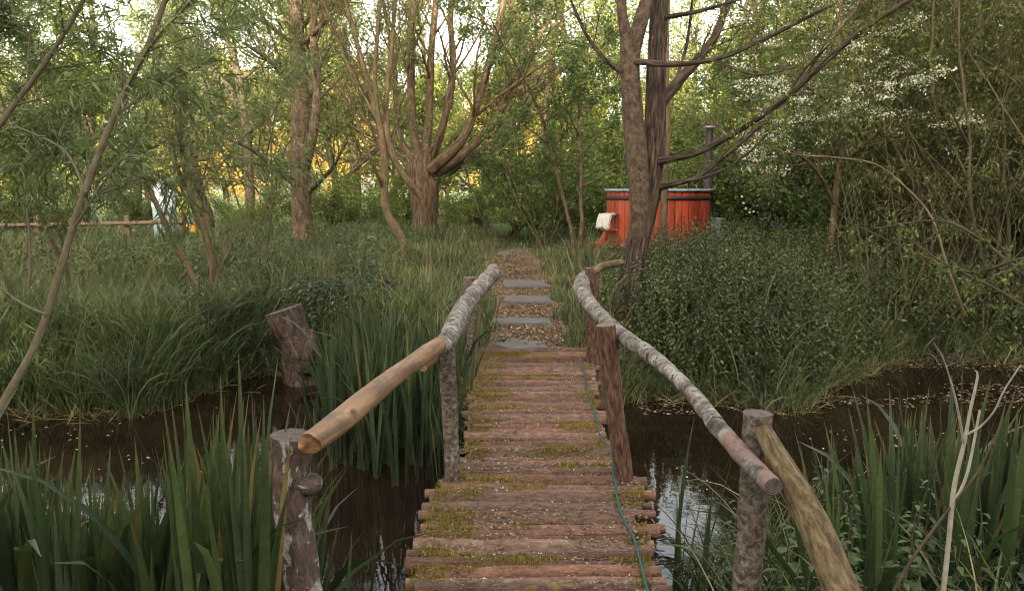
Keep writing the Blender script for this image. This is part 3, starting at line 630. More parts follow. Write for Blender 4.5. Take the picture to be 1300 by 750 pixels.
def mound(name, label, n, xr, yr, hfun, mat, L=(.035,.07), asp=.62, stems=200, keepf=None, sprigs=0):
    x=rng.uniform(*xr,n); y=yr[0]+(yr[1]-yr[0])*rng.random(n)**1.3
    hm=hfun(x,y); k=hm>.03
    if keepf is not None: k&=keepf(x,y)
    x,y,hm=x[k],y[k],hm[k]; g_=np.maximum(ground_h(x,y),-.5)
    z=g_+hm*(1-rng.random(len(x))**2.2*.9)
    mb=MB(); a=rng.random(len(x))*2*PI
    d=np.stack([np.cos(a),np.sin(a)-.35,rng.uniform(-.7,.35,len(x))],1)
    Ls=rng.uniform(*L,len(x)); leaves(mb, np.stack([x,y,z],1), d, Ls, Ls*asp, nrm=rng.normal(0,.5,(len(x),3))+np.array([0,-.35,1]), curve=.15, fine=True, r=np.clip(rng.normal(.45,.25,len(x))+.3*(n2(x,y,2.2,2,3.)-.5),0,.99))
    # arching stems
    for _ in range(stems):
        i_=rng.integers(len(x)); b_=np.array([x[i_],y[i_],g_[i_]-.02]); a_=rng.random()*6.3; hh=hm[i_]*rng.uniform(.7,1.25)
        q_=[b_, b_+[.1*math.cos(a_),.1*math.sin(a_),hh*.6], b_+[.3*math.cos(a_),.3*math.sin(a_),hh]]
        pp,rr=smoothline(q_,[.005,.004,.002],.12); tube(mb,pp,rr,4,caps=(False,False),m=1)
    for _ in range(sprigs):
        i_=rng.integers(len(x)); b_=np.array([x[i_],y[i_],g_[i_]+hm[i_]*.4]); hh=rng.uniform(.35,.95); ln=rng.normal(0,.15,2)
        tube(mb,[b_,b_+[ln[0]*hh,ln[1]*hh,hh]],[.004,.002],4,caps=(False,False),m=1)
        m_=int(hh/.045); t_=np.repeat(np.linspace(.2,1,m_),2)[:,None]; pp=b_+t_*np.array([ln[0]*hh,ln[1]*hh,hh]); aa=np.arange(2*m_)*PI+np.repeat(np.arange(m_),2)*PI/2+rng.normal(0,.3,2*m_)
        sz=rng.uniform(.05,.09)*(1.15-.6*t_[:,0]); leaves(mb,pp,np.stack([np.cos(aa),np.sin(aa),rng.uniform(-.5,.2,2*m_)],1),sz,sz*.5,nrm=np.tile([0,0,1.],(2*m_,1))+rng.normal(0,.3,(2*m_,3)),curve=.25,fine=True,r=np.clip(rng.normal(.7,.2,2*m_),0,1))
    o=mb.build(name,[mat,M['bark_twig']]); tag(o,label,'undergrowth',kind='stuff'); return o
def hR(x,y):
    w=sm((x-.95-.10*(y-8)*(y>9))/.5)*sm((7.5-x)/1.5)*sm((y-np.interp(x,FX,FY)+.25)/.45)*sm((13.6-y)/3)
    return w*(.05+.95*np.clip(n2(x,y,1.2,3,21.)-.22,0,1))*np.where(x>3.6,.55,1.)*sm((y-6.9)/1.8)*(1-.85*np.exp(-((x/y-.152)/.036)**2)*(y<9.6))
mound('undergrowth','dense dark leafy undergrowth covering the right bank',62000,(.9,8.5),(7.0,15),hR,M['under'],L=(.03,.085),stems=520,sprigs=1250)
def hL(x,y):
    w=sm((x+3.6)/.4)*sm((-1.2-x)/.4)*sm((y-np.interp(x,FX,FY)+.1)/.4)*sm((10.6-y)/.8); return w*(.12+.42*n2(x,y,1.2,3,51.))
mound('undergrowth','low dark ivy-like undergrowth on the left bank behind the water',26000,(-3.8,-1.1),(8.0,10.6),hL,M['under'],L=(.03,.055),stems=60,sprigs=60)
n=9000; x=rng.uniform(1.,8,n); y=7.2+7*rng.random(n)**1.2; h=ground_h(x,y); k=(h>-.45)&(n2(x,y,1.4,3,91.)>.46)&(np.abs(x/y-.152)>.03); x,y,h=x[k],y[k],h[k]
mb=MB(); blades(mb, np.stack([x,y,h],1), rng.uniform(.45,1.0,len(x)), rng.uniform(.008,.018,len(x)), rng.random(len(x))*2*PI, rng.uniform(0,.4,len(x)), rng.uniform(.4,2.2,len(x)), 5)
tag(mb.build('bank_grass', M['grass']), 'loose tall grass blades growing up through the right bank undergrowth', 'grass', kind='stuff')
def hR2(x,y): return hR(x,y)*1.12*(n2(x,y,1.0,2,44.)>.5)
mound('undergrowth','broad leaved weeds standing over the right bank undergrowth',6500,(.9,8.5),(7.0,15),hR2,M['nettle'],L=(.08,.15),asp=.7,stems=60,sprigs=260)
def hF(x,y): return sm((n2(x,y,.35,3,61.)-.42)/.1)*sm((np.abs(x-.1)-1.6)/.6)*(.15+.6*n2(x,y,.9,2,5.))
mound('undergrowth','scattered leafy weeds among the trees further back',20000,(-14,14),(11,24),hF,M['nettle'],L=(.04,.09),stems=100,sprigs=320)

# ------------------------------------------------------------------ irises
def iris(name, label, x, y, H, W, zb=None, lean=.12, fold=.18, seg=7, r=None):
    n=len(x); z=np.maximum(ground_h(x,y),-.62)-.02 if zb is None else np.full(n,zb)
    c=np.array([x.mean(),y.mean(),float(z.min())])
    az=np.arctan2(y-c[1],x-c[0])+rng.normal(0,1.1,n)
    mb=MB(); th1=np.where(rng.random(n)<.17, rng.uniform(.5,2.2,n), rng.uniform(-.05,.35,n)); H=H*rng.uniform(.75,1.03,n)
    blades(mb, np.stack([x,y,z],1), H, W, az, np.abs(rng.normal(0,lean,n)), th1, seg, fold=fold, sword=True, pw=2.2, twist=rng.uniform(-1.2,1.2,n)+PI/2*(rng.random(n)<.3))
    o=mb.build(name,M['iris'],origin=c); tag(o,label,'iris'); o['group']='yellow flag iris clumps in the water'; return o
# fans: group blades around fan centres
def fans(nf, xr, yr, per=7, s=.035, keep=None):
    X=[];Y=[];
    for _ in range(nf*4):
        cx,cy=rng.uniform(*xr),rng.uniform(*yr)
        if keep is not None and not keep(cx,cy): continue
        m_=rng.integers(per-3,per+3); t=rng.normal(0,s,m_); a=rng.random()*PI
        X+=list(cx+t*math.cos(a)); Y+=list(cy+t*math.sin(a)); nf-=1
        if nf<=0: break
    return np.array(X),np.array(Y)
x,y=fans(135,(-2.9,-.72),(2.35,4.1),8,.04,keep=lambda a,b: a/b<-.20 and a/b>-.80 and (b>2.75 or a/b<-.36) and (b<3.3+ .5*(-a-1.2)))
tipv=np.interp(x/y*1000+650,[0,50,160,215,300,360,440],[545,610,610,500,485,565,650])+rng.normal(15,38,len(x)); H=(1.6-(tipv-240)/1000*y)+.5
iris('iris_clump','wide bed of dark green sword leaves filling the near left corner of the pond',x,y,np.clip(H,.35,1.5),rng.uniform(.024,.044,len(x)),lean=.10)
x,y=fans(86,(-1.75,-.42),(5.25,8.0),7,.045,keep=lambda a,b: a>-1.62*(b/6.5) and a/b<-.052 and a/b>-.235 and (b<7.3 or a<-.9))
tipv=np.interp(x/y*1000+650,[400,450,500,560,610],[390,352,352,362,392])+rng.normal(14,22,len(x)); H=(1.6-(tipv-240)/1000*y)+.5
iris('iris_clump','tall iris clump standing in the water behind the peeled rail',x,y,np.clip(H,.3,1.35),rng.uniform(.022,.036,len(x)),lean=.10)
x,y=fans(11,(-.50,-.37),(4.7,6.6),6,.03)
iris('iris_clump','narrow strip of iris leaves pressed against the left deck edge beyond the post',x,y,rng.uniform(.85,1.25,len(x)),rng.uniform(.018,.028,len(x)),lean=.06)
x,y=fans(4,(-1.75,-1.5),(6.3,6.9),6,.03)
iris('iris_clump','small iris tuft in the water in front of the old stump',x,y,rng.uniform(.55,.98,len(x)),rng.uniform(.024,.034,len(x)),lean=.2)
x,y=fans(3,(-.66,-.55),(2.75,3.0),5,.03)
iris('iris_clump','short iris tuft beside the foot of the flaking post',x,y,rng.uniform(.35,.68,len(x)),rng.uniform(.02,.03,len(x)),lean=.22)
x,y=fans(62,(1.25,3.4),(2.75,4.4),7,.04,keep=lambda a,b: a/b>.40 and a/b<.72)
tipv=np.interp(x/y*1000+650,[1050,1100,1200,1300],[560,490,478,500])+rng.normal(30,34,len(x)); H=(1.6-(tipv-240)/1000*y)+.5
iris('iris_clump','broad upright iris bed in the near right corner behind the white dead stem',x,y,np.clip(H,.35,1.45),rng.uniform(.024,.044,len(x)),lean=.10)
x,y=fans(3,(.78,.95),(3.3,3.7),4,.03)
iris('iris_clump','few tall bending leaves rising beside the right deck edge',x,y,rng.uniform(.7,1.15,len(x)),rng.uniform(.018,.027,len(x)),lean=.3)
# arching reed-grass near right corner
n=2600; x=rng.uniform(.85,2.9,n); y=rng.uniform(2.2,3.9,n); k=(x/y>.22)&(x/y<.72); x,y=x[k],y[k]; h=np.maximum(ground_h(x,y),-.5)
mb=MB(); blades(mb, np.stack([x,y,h],1), rng.uniform(.35,.95,len(x))*np.where(x/y<.3,.75,1), rng.uniform(.007,.016,len(x)), rng.random(len(x))*2*PI, rng.uniform(.0,.35,len(x)), rng.uniform(.8,2.5,len(x)), 8, fold=.15)
tag(mb.build('reed_grass', M['grass']), 'coarse arching grass around the near right post', 'grass', kind='stuff')
n=300; x=rng.uniform(-2.8,-.6,n); y=rng.uniform(2.3,3.4,n); h=np.maximum(ground_h(x,y),-.5)
# nettles
def nettle_mesh(mb, H):
    P=[(0,0,0),(.01,.01,H*.5),(.03,-.01,H)]; p,r=smoothline(P,[.004,.0035,.002],.05); tube(mb,p,r,6,m=1)
    k=0
    for t in np.linspace(.15,1,int(H/.055)):
        c=np.array([np.interp(t,[0,.5,1],[0,.01,.03]),0,H*t]); s_=(.085 if t<.8 else .055)*(.7+.6*math.sin(PI*min(1,t*1.1)))
        for j in range(2):
            a_=k*PI/2+j*PI+rng.normal(0,.2); d=np.array([[math.cos(a_),math.sin(a_),rng.uniform(-.25,.25)]])
            leaves(mb,(c+d*.012).reshape(1,3),d,s_,s_*.55,nrm=np.array([[0,0,1.]])+rng.normal(0,.15,(1,3)),curve=.3,fine=True)
        k+=1
npos=[(1.25,3.35,.62),(1.55,3.4,.7),(1.75,3.2,.72),(1.95,2.9,.6),(1.85,3.5,.7),(1.3,2.95,.66),(1.62,2.75,.62),(2.1,3.2,.62),(1.05,3.6,.5),(1.45,3.6,.66),(1.2,2.55,.5),(1.75,2.85,.66),(2.0,2.65,.45),(1.05,2.7,.62),(1.22,2.75,.72),(1.35,2.6,.66),(1.5,2.85,.75),(1.12,3.1,.6),(1.42,3.2,.7),(1.7,2.6,.5),(1.0,3.35,.45),(1.6,3.05,.66),(1.3,2.35,.45),(1.9,2.45,.35),(1.15,2.4,.5)]
for i_,(x_,y_,H_) in enumerate(npos):
    mb=MB(); nettle_mesh(mb,H_+.15); o=mb.build('nettle_plant',[M['nettle'],M['bark_olive']]); o.location=(x_,y_,float(max(ground_h(x_,y_),-.5))-.02)
    tag(o,'leafy green nettle among the grass right of the near post','nettle','nettles by the near right post')

# ------------------------------------------------------------------ dead stem, umbel, stump, driftwood
def px_limb(L):  # (u,v,Y,wpx)
    return [at(a[0],a[1],a[2]) for a in L], [a[3]/2*a[2]/1000 for a in L]
def limb(mb, L, seg=8, step=.04, amp=.06, fr=(10,6), m=0, seed=None, capm=None, lump=0.):
    P_,R2=px_limb(L); p,r=smoothline(P_,R2,step); tube(mb,p,r,seg,amp,fr,m=m,capm=capm,seed=rng.random()*20 if seed is None else seed,lump=lump); return p,r
mb=MB()
limb(mb,[(1190,820,2.35,6.5),(1203,700,2.4,6.5),(1211,620,2.42,6),(1224,562,2.43,5),(1232,520,2.44,4),(1241,478,2.45,3),(1238,470,2.45,1.5)],10,.01)
limb(mb,[(1224,565,2.43,4),(1215,515,2.4,3),(1206,480,2.38,2.3),(1196,452,2.36,1.8),(1186,436,2.34,1)],8,.01)
limb(mb,[(1226,552,2.43,3.5),(1245,541,2.42,3),(1262,522,2.38,2.5),(1275,495,2.36,2.3),(1296,463,2.34,1.8)],8,.01)
limb(mb,[(1210,640,2.42,4),(1228,600,2.46,4),(1244,520,2.5,3)],8,.01)
tag(mb.build('dead_stem',M['silver'],origin=at(1190,820,2.35)),'bare forked white dead stem in front of the right iris bed','dead stem')
mb=MB(); limb(mb,[(1110,800,2.3,4.5),(1150,722,2.35,4),(1192,662,2.4,3.5),(1240,600,2.45,3),(1270,540,2.5,2)],8,.02); limb(mb,[(1200,650,2.4,3),(1190,600,2.4,2),(1182,560,2.4,1.5)],6,.02)
tag(mb.build('bare_twig',M['bark_twig'],origin=at(1110,800,2.3)),'dark bare twig slanting across the right iris leaves','twig')
mb=MB(); c=at(1222,462,4.3); tube(mb,*smoothline([(c[0]+.05,4.3,-.5),(c[0]+.02,4.3,.2),c],[.006,.005,.004],.05),6)
for j in range(14):
    a_=j/14*2*PI; e=c+np.array([math.cos(a_)*rng.uniform(.05,.12),math.sin(a_)*.09,rng.uniform(.0,.06)]); tube(mb,[c,(c+e)/2+[0,0,.015],e],[.003,.002,.0015],5)
    leaves(mb,np.tile(e,(9,1)),rng.normal(size=(9,3))*[1,1,.4]+[0,0,.4],.022,.014)
tag(mb.build('seed_head',M['bark_twig'],origin=(c[0]+.05,4.3,-.5)),'dried brown umbel seed head above the right iris bed','seed head')
st=empty('tree_stump',at(372,478,8.2)*[1,1,0]+[0,0,-.5],'old broken tree stump standing in the pond left of the irises','stump')
mb=MB(); P_=[at(388,492,8.25),at(384,470,8.25),at(378,440,8.2),at(368,415,8.2),at(360,393,8.2)]; p,r=smoothline(P_,[.23,.20,.18,.175,.19],.03); tube(mb,p,r,34,.26,(7,4),m=0,capm=1,oct=4,lump=.15); mb.build('trunk',[M['stump'],M['cut_dark']],st)
mb=MB(); P_=[at(386,470,8.1),at(393,440,8.1),at(396,418,8.12)]; p,r=smoothline(P_,[.10,.09,.035],.03); tube(mb,p,r,18,.3,(7,4)); mb.build('snag',M['stump'],st)
for L,lab in (([(1090,478,9.0,5),(1140,462,9.4,13),(1200,466,9.3,15),(1252,470,9.1,12)],'pale driftwood log lying at the foot of the right bank'),
              ([(1108,440,9.9,9),(1160,425,10.2,8),(1215,395,10.6,6)],'slanting tan fallen branch below the right thicket'),
              ([(1020,452,8.6,4),(1090,448,9.4,6),(1150,440,9.8,5)],'thin fallen stick across the edge of the right bank')):
    mb=MB(); limb(mb,L,14,.04,.15); tag(mb.build('fallen_branch',M['bark_tan'],origin=at(*L[0][:3])),lab,'branch','fallen wood on the right bank')

# ------------------------------------------------------------------ trees
class T:
    def __init__(s): s.mb=MB(); s.seg=[]
def grow(t, p, d, L, r, lvl, P_):
    n=max(3,int(L/P_['step'])+1); pts=[p]; d=norm(d)
    w=P_['wander']; tr=P_['trop'][min(lvl,len(P_['trop'])-1)]
    for _ in range(n):
        d=d+rng.normal(0,w,3); d[2]+=tr; d=d/np.sqrt(d@d); p=p+d*(L/n); pts.append(p)
    pts=np.array(pts); rad=np.linspace(r, max(r*.3,P_.get('rmin',.002)), n+1)
    tube(t.mb, pts, rad, P_.get('segs',(7,5,4,3,3))[lvl], caps=(False,False))
    if lvl>=P_['leaf']: t.seg.append((pts[:-1],pts[1:]))
    if lvl<P_['levels']-1:
        nc=P_['nc'][lvl]
        for c in range(nc):
            f=P_.get('from',.2)+(1-P_.get('from',.2))*(c+rng.random())/nc; k=min(n-1,int(f*n)); q_=pts[k]+(pts[k+1]-pts[k])*(f*n-k)
            dd=norm(pts[k+1]-pts[k]); pr=norm(np.cross(dd,rng.normal(size=3))); a=P_['ang']*rng.uniform(.7,1.3)
            grow(t,q_,dd*math.cos(a)+pr*math.sin(a),L*P_['ratio']*(1-.45*f)*rng.uniform(.7,1.2),np.interp(f,[0,1],[r,r*.3])*.62,lvl+1,P_)
def crown(t, n, L, W, spread, mat, dirv=(0,0,-.2), fine=False, curve=.1, drand=1., r=None):
    A=np.concatenate([s[0] for s in t.seg]); B=np.concatenate([s[1] for s in t.seg]); l=np.linalg.norm(B-A,axis=1)
    k=rng.choice(len(A),n,p=l/l.sum()); f=rng.random((n,1)); p=A[k]+(B[k]-A[k])*f; 
    d=norm(norm(B[k]-A[k])*.8+rng.normal(0,.6*drand,(n,3))+np.array(dirv)); p=p+rng.normal(0,spread,(n,3))
    mb=MB(); Ls=rng.uniform(*L,n); leaves(mb,p,d,Ls,Ls*W,fine=fine,curve=curve,r=r); return mb
def finish(t, name, label, base, bark, crowns, group=None, cat='tree'):
    e=empty(name,base,label,cat,group); t.mb.build('trunk',bark,e)
    for mb,mat in crowns:
        mb.build('crown' ,mat,e)
    return e
def limbtree(t, limbs, P_, sprout=8, seg=10, step=.12, amp=.08, skip=.3, fr=(4,3), rr=.4, Lr=(.8,1.8), lvl=1, lump=0.):
    for L in limbs:
        sp = L[1] if isinstance(L,tuple) else sprout; L_ = L[0] if isinstance(L,tuple) else L
        p,r=limb(t.mb,L_,seg,step,amp,fr,lump=lump); n=len(p)
        for c in range(sp):
            k=min(n-2,int((skip+(1-skip)*(c+rng.random())/max(sp,1))*(n-1))); dd=norm(p[k+1]-p[k]); pr=norm(np.cross(dd,rng.normal(size=3))); a=P_['ang']*rng.uniform(.6,1.3)
            grow(t,p[k],dd*math.cos(a)+pr*math.sin(a),rng.uniform(*Lr),min(r[k]*rr,.05),lvl,P_)
PT=dict(step=.22,wander=.10,trop=(0,.03,.0,-.03),leaf=2,levels=4,nc=(5,5,4,0),ang=.75,ratio=.55)

# A pollard tree
t=T(); Y=20.
main=[[(540,312,Y,42),(539,290,Y,34),(540,250,Y,34),(536,215,Y,38),(537,190,Y,30)]]
for L in main:
    limb(t.mb,L,18,.1,.18,(2,2),lump=.14)
limbs=[([(532,205,Y,14.4),(523,150,Y,10.8),(522,60,Y,9.4),(524,-40,Y,7.9),(518,-160,Y,5.0)],12),
 ([(540,200,Y,14.4),(545,140,Y,10.1),(548,60,Y,8.6),(560,-60,Y,7.2),(565,-150,Y,4.3)],12),
 ([(545,205,Y,13.0),(562,160,Y-.5,9.4),(575,90,Y-.7,8.6),(572,10,Y-.7,7.2),(585,-90,Y,5.0)],12),
 ([(548,215,Y-.3,15.8),(585,180,Y-.8,11.5),(610,120,Y-1,9.4),(628,50,Y-1,7.9),(655,-60,Y,5.0)],14),
 ([(552,222,Y,14.4),(590,195,Y+.4,11.5),(630,150,Y+.6,9.4),(662,90,Y+.8,7.2),(705,10,Y+1,4.3)],14),
 ([(556,228,Y,11.5),(600,198,Y+1,8.6),(640,170,Y+1.4,6.5),(700,100,Y+1.5,4.3),(760,60,Y+1.5,2.2)],10),
 ([(530,210,Y,11.5),(505,165,Y+.5,7.2),(500,80,Y+.6,5.8),(480,-30,Y+.6,3.6)],10),
 ([(528,222,Y,9.4),(500,190,Y+1,6.5),(460,150,Y+1.2,4.3),(420,110,Y+1.4,2.9)],8),
 ([(600,150,Y-.9,5.0),(650,110,Y-1.5,3.6),(720,60,Y-2,2.2)],6)]
limbtree(t,limbs,PT,seg=10,Lr=(1.2,2.6),step=.2,amp=.12)
finish(t,'pollard_tree','old pollarded tree with a swollen head and many upright mossy limbs left of the path',at(540,312,Y),M['bark_pollard'],[(crown(t,27000,(.035,.075),.5,.09,None),M['leaf_mid'])])
# B big trunk left
t=T(); Y=17.
limbs=[([(384,318,Y,32),(384,290,Y,26),(381,210,Y,25),(381,130,Y,22),(377,50,Y,19),(372,-60,Y,16),(370,-180,Y,10)],16),
 ([(383,225,Y,14),(398,170,Y-.4,12),(402,110,Y-.4,10),(398,20,Y-.4,9),(410,-80,Y,6)],12),
 ([(378,235,Y,10),(350,215,Y-1,7),(320,190,Y-1.6,5),(285,175,Y-2,3)],6),
 ([(390,245,Y,7),(420,215,Y-.6,5),(440,180,Y-1,3)],4),
 ([(378,120,Y,8),(345,80,Y-.5,6),(310,55,Y-1,4)],6),([(380,60,Y,8),(420,20,Y-1,5),(450,-20,Y-1,3)],5)]
limbtree(t,limbs,PT,seg=14,Lr=(1.0,2.4),step=.14,amp=.12,lump=.08)
finish(t,'alder_tree','straight reddish trunk with pale flecked bark and a side stem, left of the pollard',at(384,318,Y),M['bark_red'],[(crown(t,18000,(.045,.09),.3,.11,None),M['willow'])])
# thin leaning tree in front of pollard
t=T(); Y=15.
limbs=[([(518,326,Y,13),(505,295,Y,12),(489,262,Y,10),(488,205,Y,10),(482,160,Y,9),(468,110,Y,7),(452,50,Y,6),(430,-30,Y,4)],10),
 ([(534,250,Y+.3,8),(512,222,Y+.1,9),(496,190,Y,8),(490,140,Y,7),(497,60,Y,6),(505,-40,Y,4)],10),
 ([(484,170,Y,7),(476,110,Y,6),(480,30,Y,5),(484,-60,Y,3)],8),([(482,158,Y,6),(450,100,Y,5),(425,40,Y,4),(400,-30,Y,3)],8),
 ([(487,240,Y,5),(470,200,Y-.5,4),(452,150,Y-.6,3),(436,95,Y-.6,2)],6)]
P2=dict(PT); P2.update(trop=(.05,.07,.03,0),ang=.5,wander=.08)
limbtree(t,limbs,P2,seg=9,Lr=(.7,1.7),step=.12)
finish(t,'leaning_tree','thin tan leaning tree with sparse upright twigs in front of the pollard',at(518,326,Y),M['bark_tan'],[(crown(t,5200,(.04,.07),.4,.05,None),M['leaf_light'])])
# E main double trunk
t=T(); Y=9.1
mt=MB()
def lim(mb_,L,**k): return limb(mb_,L,**k)
lim(t.mb,[(795,425,Y,52),(797,400,Y,36),(804,350,Y,34),(814,290,Y,30),(826,225,Y+.08,27),(831,160,Y+.12,25),(833,80,Y+.15,22),(839,-20,Y+.2,20),(842,-140,Y+.25,16)],seg=80,step=.025,amp=.34,fr=(22,1.6),lump=.10,seed=3)
t2=T()
lim(t2.mb,[(797,400,Y-.04,14),(806,330,Y-.05,20),(812,262,Y-.07,25),(809,205,Y-.08,27),(803,140,Y-.08,25),(800,90,Y-.08,24),(800,52,Y-.08,26)],seg=36,step=.025,amp=.05,fr=(8,8),lump=.07,seed=9)
limbs=[([(800,62,Y-.08,20),(791,25,Y-.08,13),(786,-30,Y-.08,11),(772,-130,Y,8)],5),
 ([(802,65,Y-.08,22),(814,25,Y-.1,18),(828,-30,Y-.1,15),(846,-130,Y,9)],5)]
limbs_b=[([(836,205,Y,12),(852,202,Y-.05,8),(890,192,Y-.25,8),(950,158,Y-.6,7.5),(1000,122,Y-.9,7),(1060,68,Y-1.2,6.5),(1110,28,Y-1.4,6),(1165,-6,Y-1.6,5)],7),
 ([(838,236,Y,12),(862,232,Y-.1,7),(890,222,Y-.1,6),(930,190,Y,6),(985,140,Y+.1,5),(1040,70,Y+.3,5),(1095,0,Y+.5,4)],7),
 ([(862,232,Y-.1,5),(905,222,Y-.3,3.5),(945,198,Y-.5,3),(975,170,Y-.6,2)],3),
 ([(836,135,Y+.15,16),(866,98,Y+.2,13),(903,55,Y+.2,11),(922,10,Y+.3,9),(950,-60,Y+.3,7)],8),
 ([(806,78,Y-.15,9),(850,82,Y-.5,7),(905,76,Y-.8,6),(960,55,Y-1,5),(1010,30,Y-1.2,4),(1060,5,Y-1.4,3)],7),
 ([(845,22,Y+.1,7),(880,16,Y-.2,5),(930,2,Y-.4,4),(980,-20,Y-.6,3)],4),
 ([(788,92,Y-.1,7),(768,75,Y-.1,5),(745,45,Y-.1,4.5),(722,-5,Y-.1,3.5)],5),
 ([(855,113,Y+.2,5),(872,55,Y+.4,4),(880,-10,Y+.5,3)],4),
 ([(1000,122,Y-.9,4),(1020,90,Y-1,3),(1050,60,Y-1.3,2)],3),([(905,76,Y-.8,3.5),(960,95,Y-1,3),(1010,85,Y-1.2,2)],3)]
P3=dict(PT); P3.update(step=.12,wander=.14,levels=4,leaf=2,nc=(4,4,3,0),ratio=.55,rmin=.0015)
limbtree(t2,limbs,P3,seg=14,step=.05,Lr=(.5,1.1),amp=.1)
limbtree(t,limbs_b,P3,seg=10,step=.05,Lr=(.35,.9),amp=.14,fr=(20,8),rr=.3)
e=empty('twin_trunk_tree',at(797,420,Y),'large dark twin-trunked tree right of the bridge with long crooked bare limbs','tree')
t.mb.build('trunk',M['bark_main'],e); o=t2.mb.build('stem',M['bark_smooth'],e); o['label']='smoother brown stem dividing near the top of the picture'
t.seg+=t2.seg; crown(t,3400,(.025,.05),.5,.02,None,fine=True).build('crown',M['leaf_yellow'],e)
# sapling + hazel
def bush(name,label,base,n_stems,H,spread,P_,n_leaf,Lf,W,mat,bark,r0=.03,group=None,up=1.,sp=.05,fine=False,extra=None,cat='tree',dirv=(0,0,-.2)):
    t=T(); base=np.asarray(base,float)
    for i_ in range(n_stems):
        a=rng.random()*2*PI; d=np.array([math.cos(a)*spread,math.sin(a)*spread,up])*rng.uniform(.8,1.1)
        grow(t,base+np.array([math.cos(a),math.sin(a),0])*r0*1.5,d,H*rng.uniform(.75,1.1),r0*rng.uniform(.7,1.1),0,P_)
    cr=[(crown(t,n_leaf,Lf,W,sp,None,fine=fine,dirv=dirv),mat)]
    if extra: cr.append((crown(t,extra[0],extra[1],extra[2],extra[3],None),extra[4]))
    return finish(t,name,label,base,bark,cr,group,cat)
PB=dict(step=.25,wander=.09,trop=(.03,.01,-.02,-.03),leaf=2,levels=4,nc=(9,5,4,0),ang=.85,ratio=.45,**{'from':.15})
g0=lambda x,y: float(ground_h(x,y))-.03
def gb(u,Y): x=at(u,300,Y)[0]; return (x,Y,g0(x,Y))
bush('hazel_sapling','slender leafy sapling standing right behind the path end',gb(731,14),2,4.6,.12,dict(PB,nc=(7,5,4,0),**{'from':.42}),11000,(.03,.065),.62,M['leaf_hazel'],M['bark_red'],.045,fine=False)
bush('hazel_bush','leafy bush with fresh green leaves between the path and the hot tub',gb(690,18.5),5,3.3,.5,PB,18000,(.04,.075),.6,M['leaf_hazel'],M['bark_tan'],.03)
bush('hazel_bush','low spreading bush behind the farthest slab with arching bare twigs',gb(640,19.5),4,2.3,.95,PB,8000,(.04,.075),.55,M['leaf_mid'],M['bark_twig'],.03)
# pale sapling in front of the tub
t=T(); limb(t.mb,[(842,310,13.6,10),(843,270,13.6,9),(845,220,13.6,8),(848,150,13.6,7),(846,80,13.6,6),(850,-30,13.6,4)],10,.1,.08)
finish(t,'pole_sapling','straight pale bare sapling in front of the red hot tub',at(842,310,13.6),M['bark_tan'],[])
# hawthorns
t=T(); Y=16.
limbs=[([(972,312,Y,18),(972,270,Y,14),(973,235,Y,13),(960,190,Y,9),(955,120,Y,8),(958,30,Y,6),(965,-80,Y,4)],9),([(974,245,Y,10),(988,205,Y-.3,7),(980,150,Y-.6,6),(965,90,Y-.6,5),(940,30,Y-.5,4)],9),
 ([(972,240,Y,9),(1000,215,Y+.4,6),(1030,180,Y+.6,5),(1060,130,Y+.8,3)],7),([(966,215,Y,6),(935,190,Y+.3,5),(905,150,Y+.5,3)],5)]
limbtree(t,limbs,PT,seg=10,Lr=(.8,1.9),step=.14)
finish(t,'hawthorn_tree','dark stemmed hawthorn behind the garden table, right of the flue pipe',at(972,312,Y),M['bark_red'],[(crown(t,15000,(.035,.07),.6,.06,None),M['leaf_hazel'])])
t=T(); Y=11.
limbs=[([(1048,352,Y,11),(1056,300,Y,9),(1062,240,Y,8),(1070,170,Y,7),(1062,90,Y,5),(1070,-20,Y,4)],12),([(1060,260,Y,6),(1035,215,Y-.4,5),(1000,190,Y-.8,4),(960,195,Y-1,3)],8),([(1066,215,Y,6),(1100,180,Y-.4,4),(1140,150,Y-.6,3)],7),([(1066,150,Y,5),(1040,120,Y-.3,4),(1005,100,Y-.5,3)],7)]
P4=dict(PT); P4.update(step=.14,ratio=.6)
limbtree(t,limbs,P4,seg=9,Lr=(.6,1.3),step=.1)
bl=crown(t,2600,(.018,.03),.9,.05,None); 
# blossom in clusters on the twigs
A=np.concatenate([s[1] for s in t.seg]); k=(A[:,2]>1.55)&(A[:,0]/A[:,1]>.275); A=A[k]; c=A[rng.choice(len(A),230)]; up=np.repeat(c,30,0)+rng.normal(0,1,(230*30,3))*np.array([.075,.06,.025])
mbb=MB(); leaves(mbb,up,rng.normal(size=up.shape)+[0,-.3,.8],rng.uniform(.024,.042,len(up)),rng.uniform(.02,.032,len(up)))
e=finish(t,'hawthorn_tree','young hawthorn on the right bank sprinkled with white blossom',at(1048,352,Y),M['bark_tan'],[(crown(t,9000,(.03,.055),.65,.05,None),M['leaf_hazel'])])
mbb.build('blossom',M['blossom'],e)
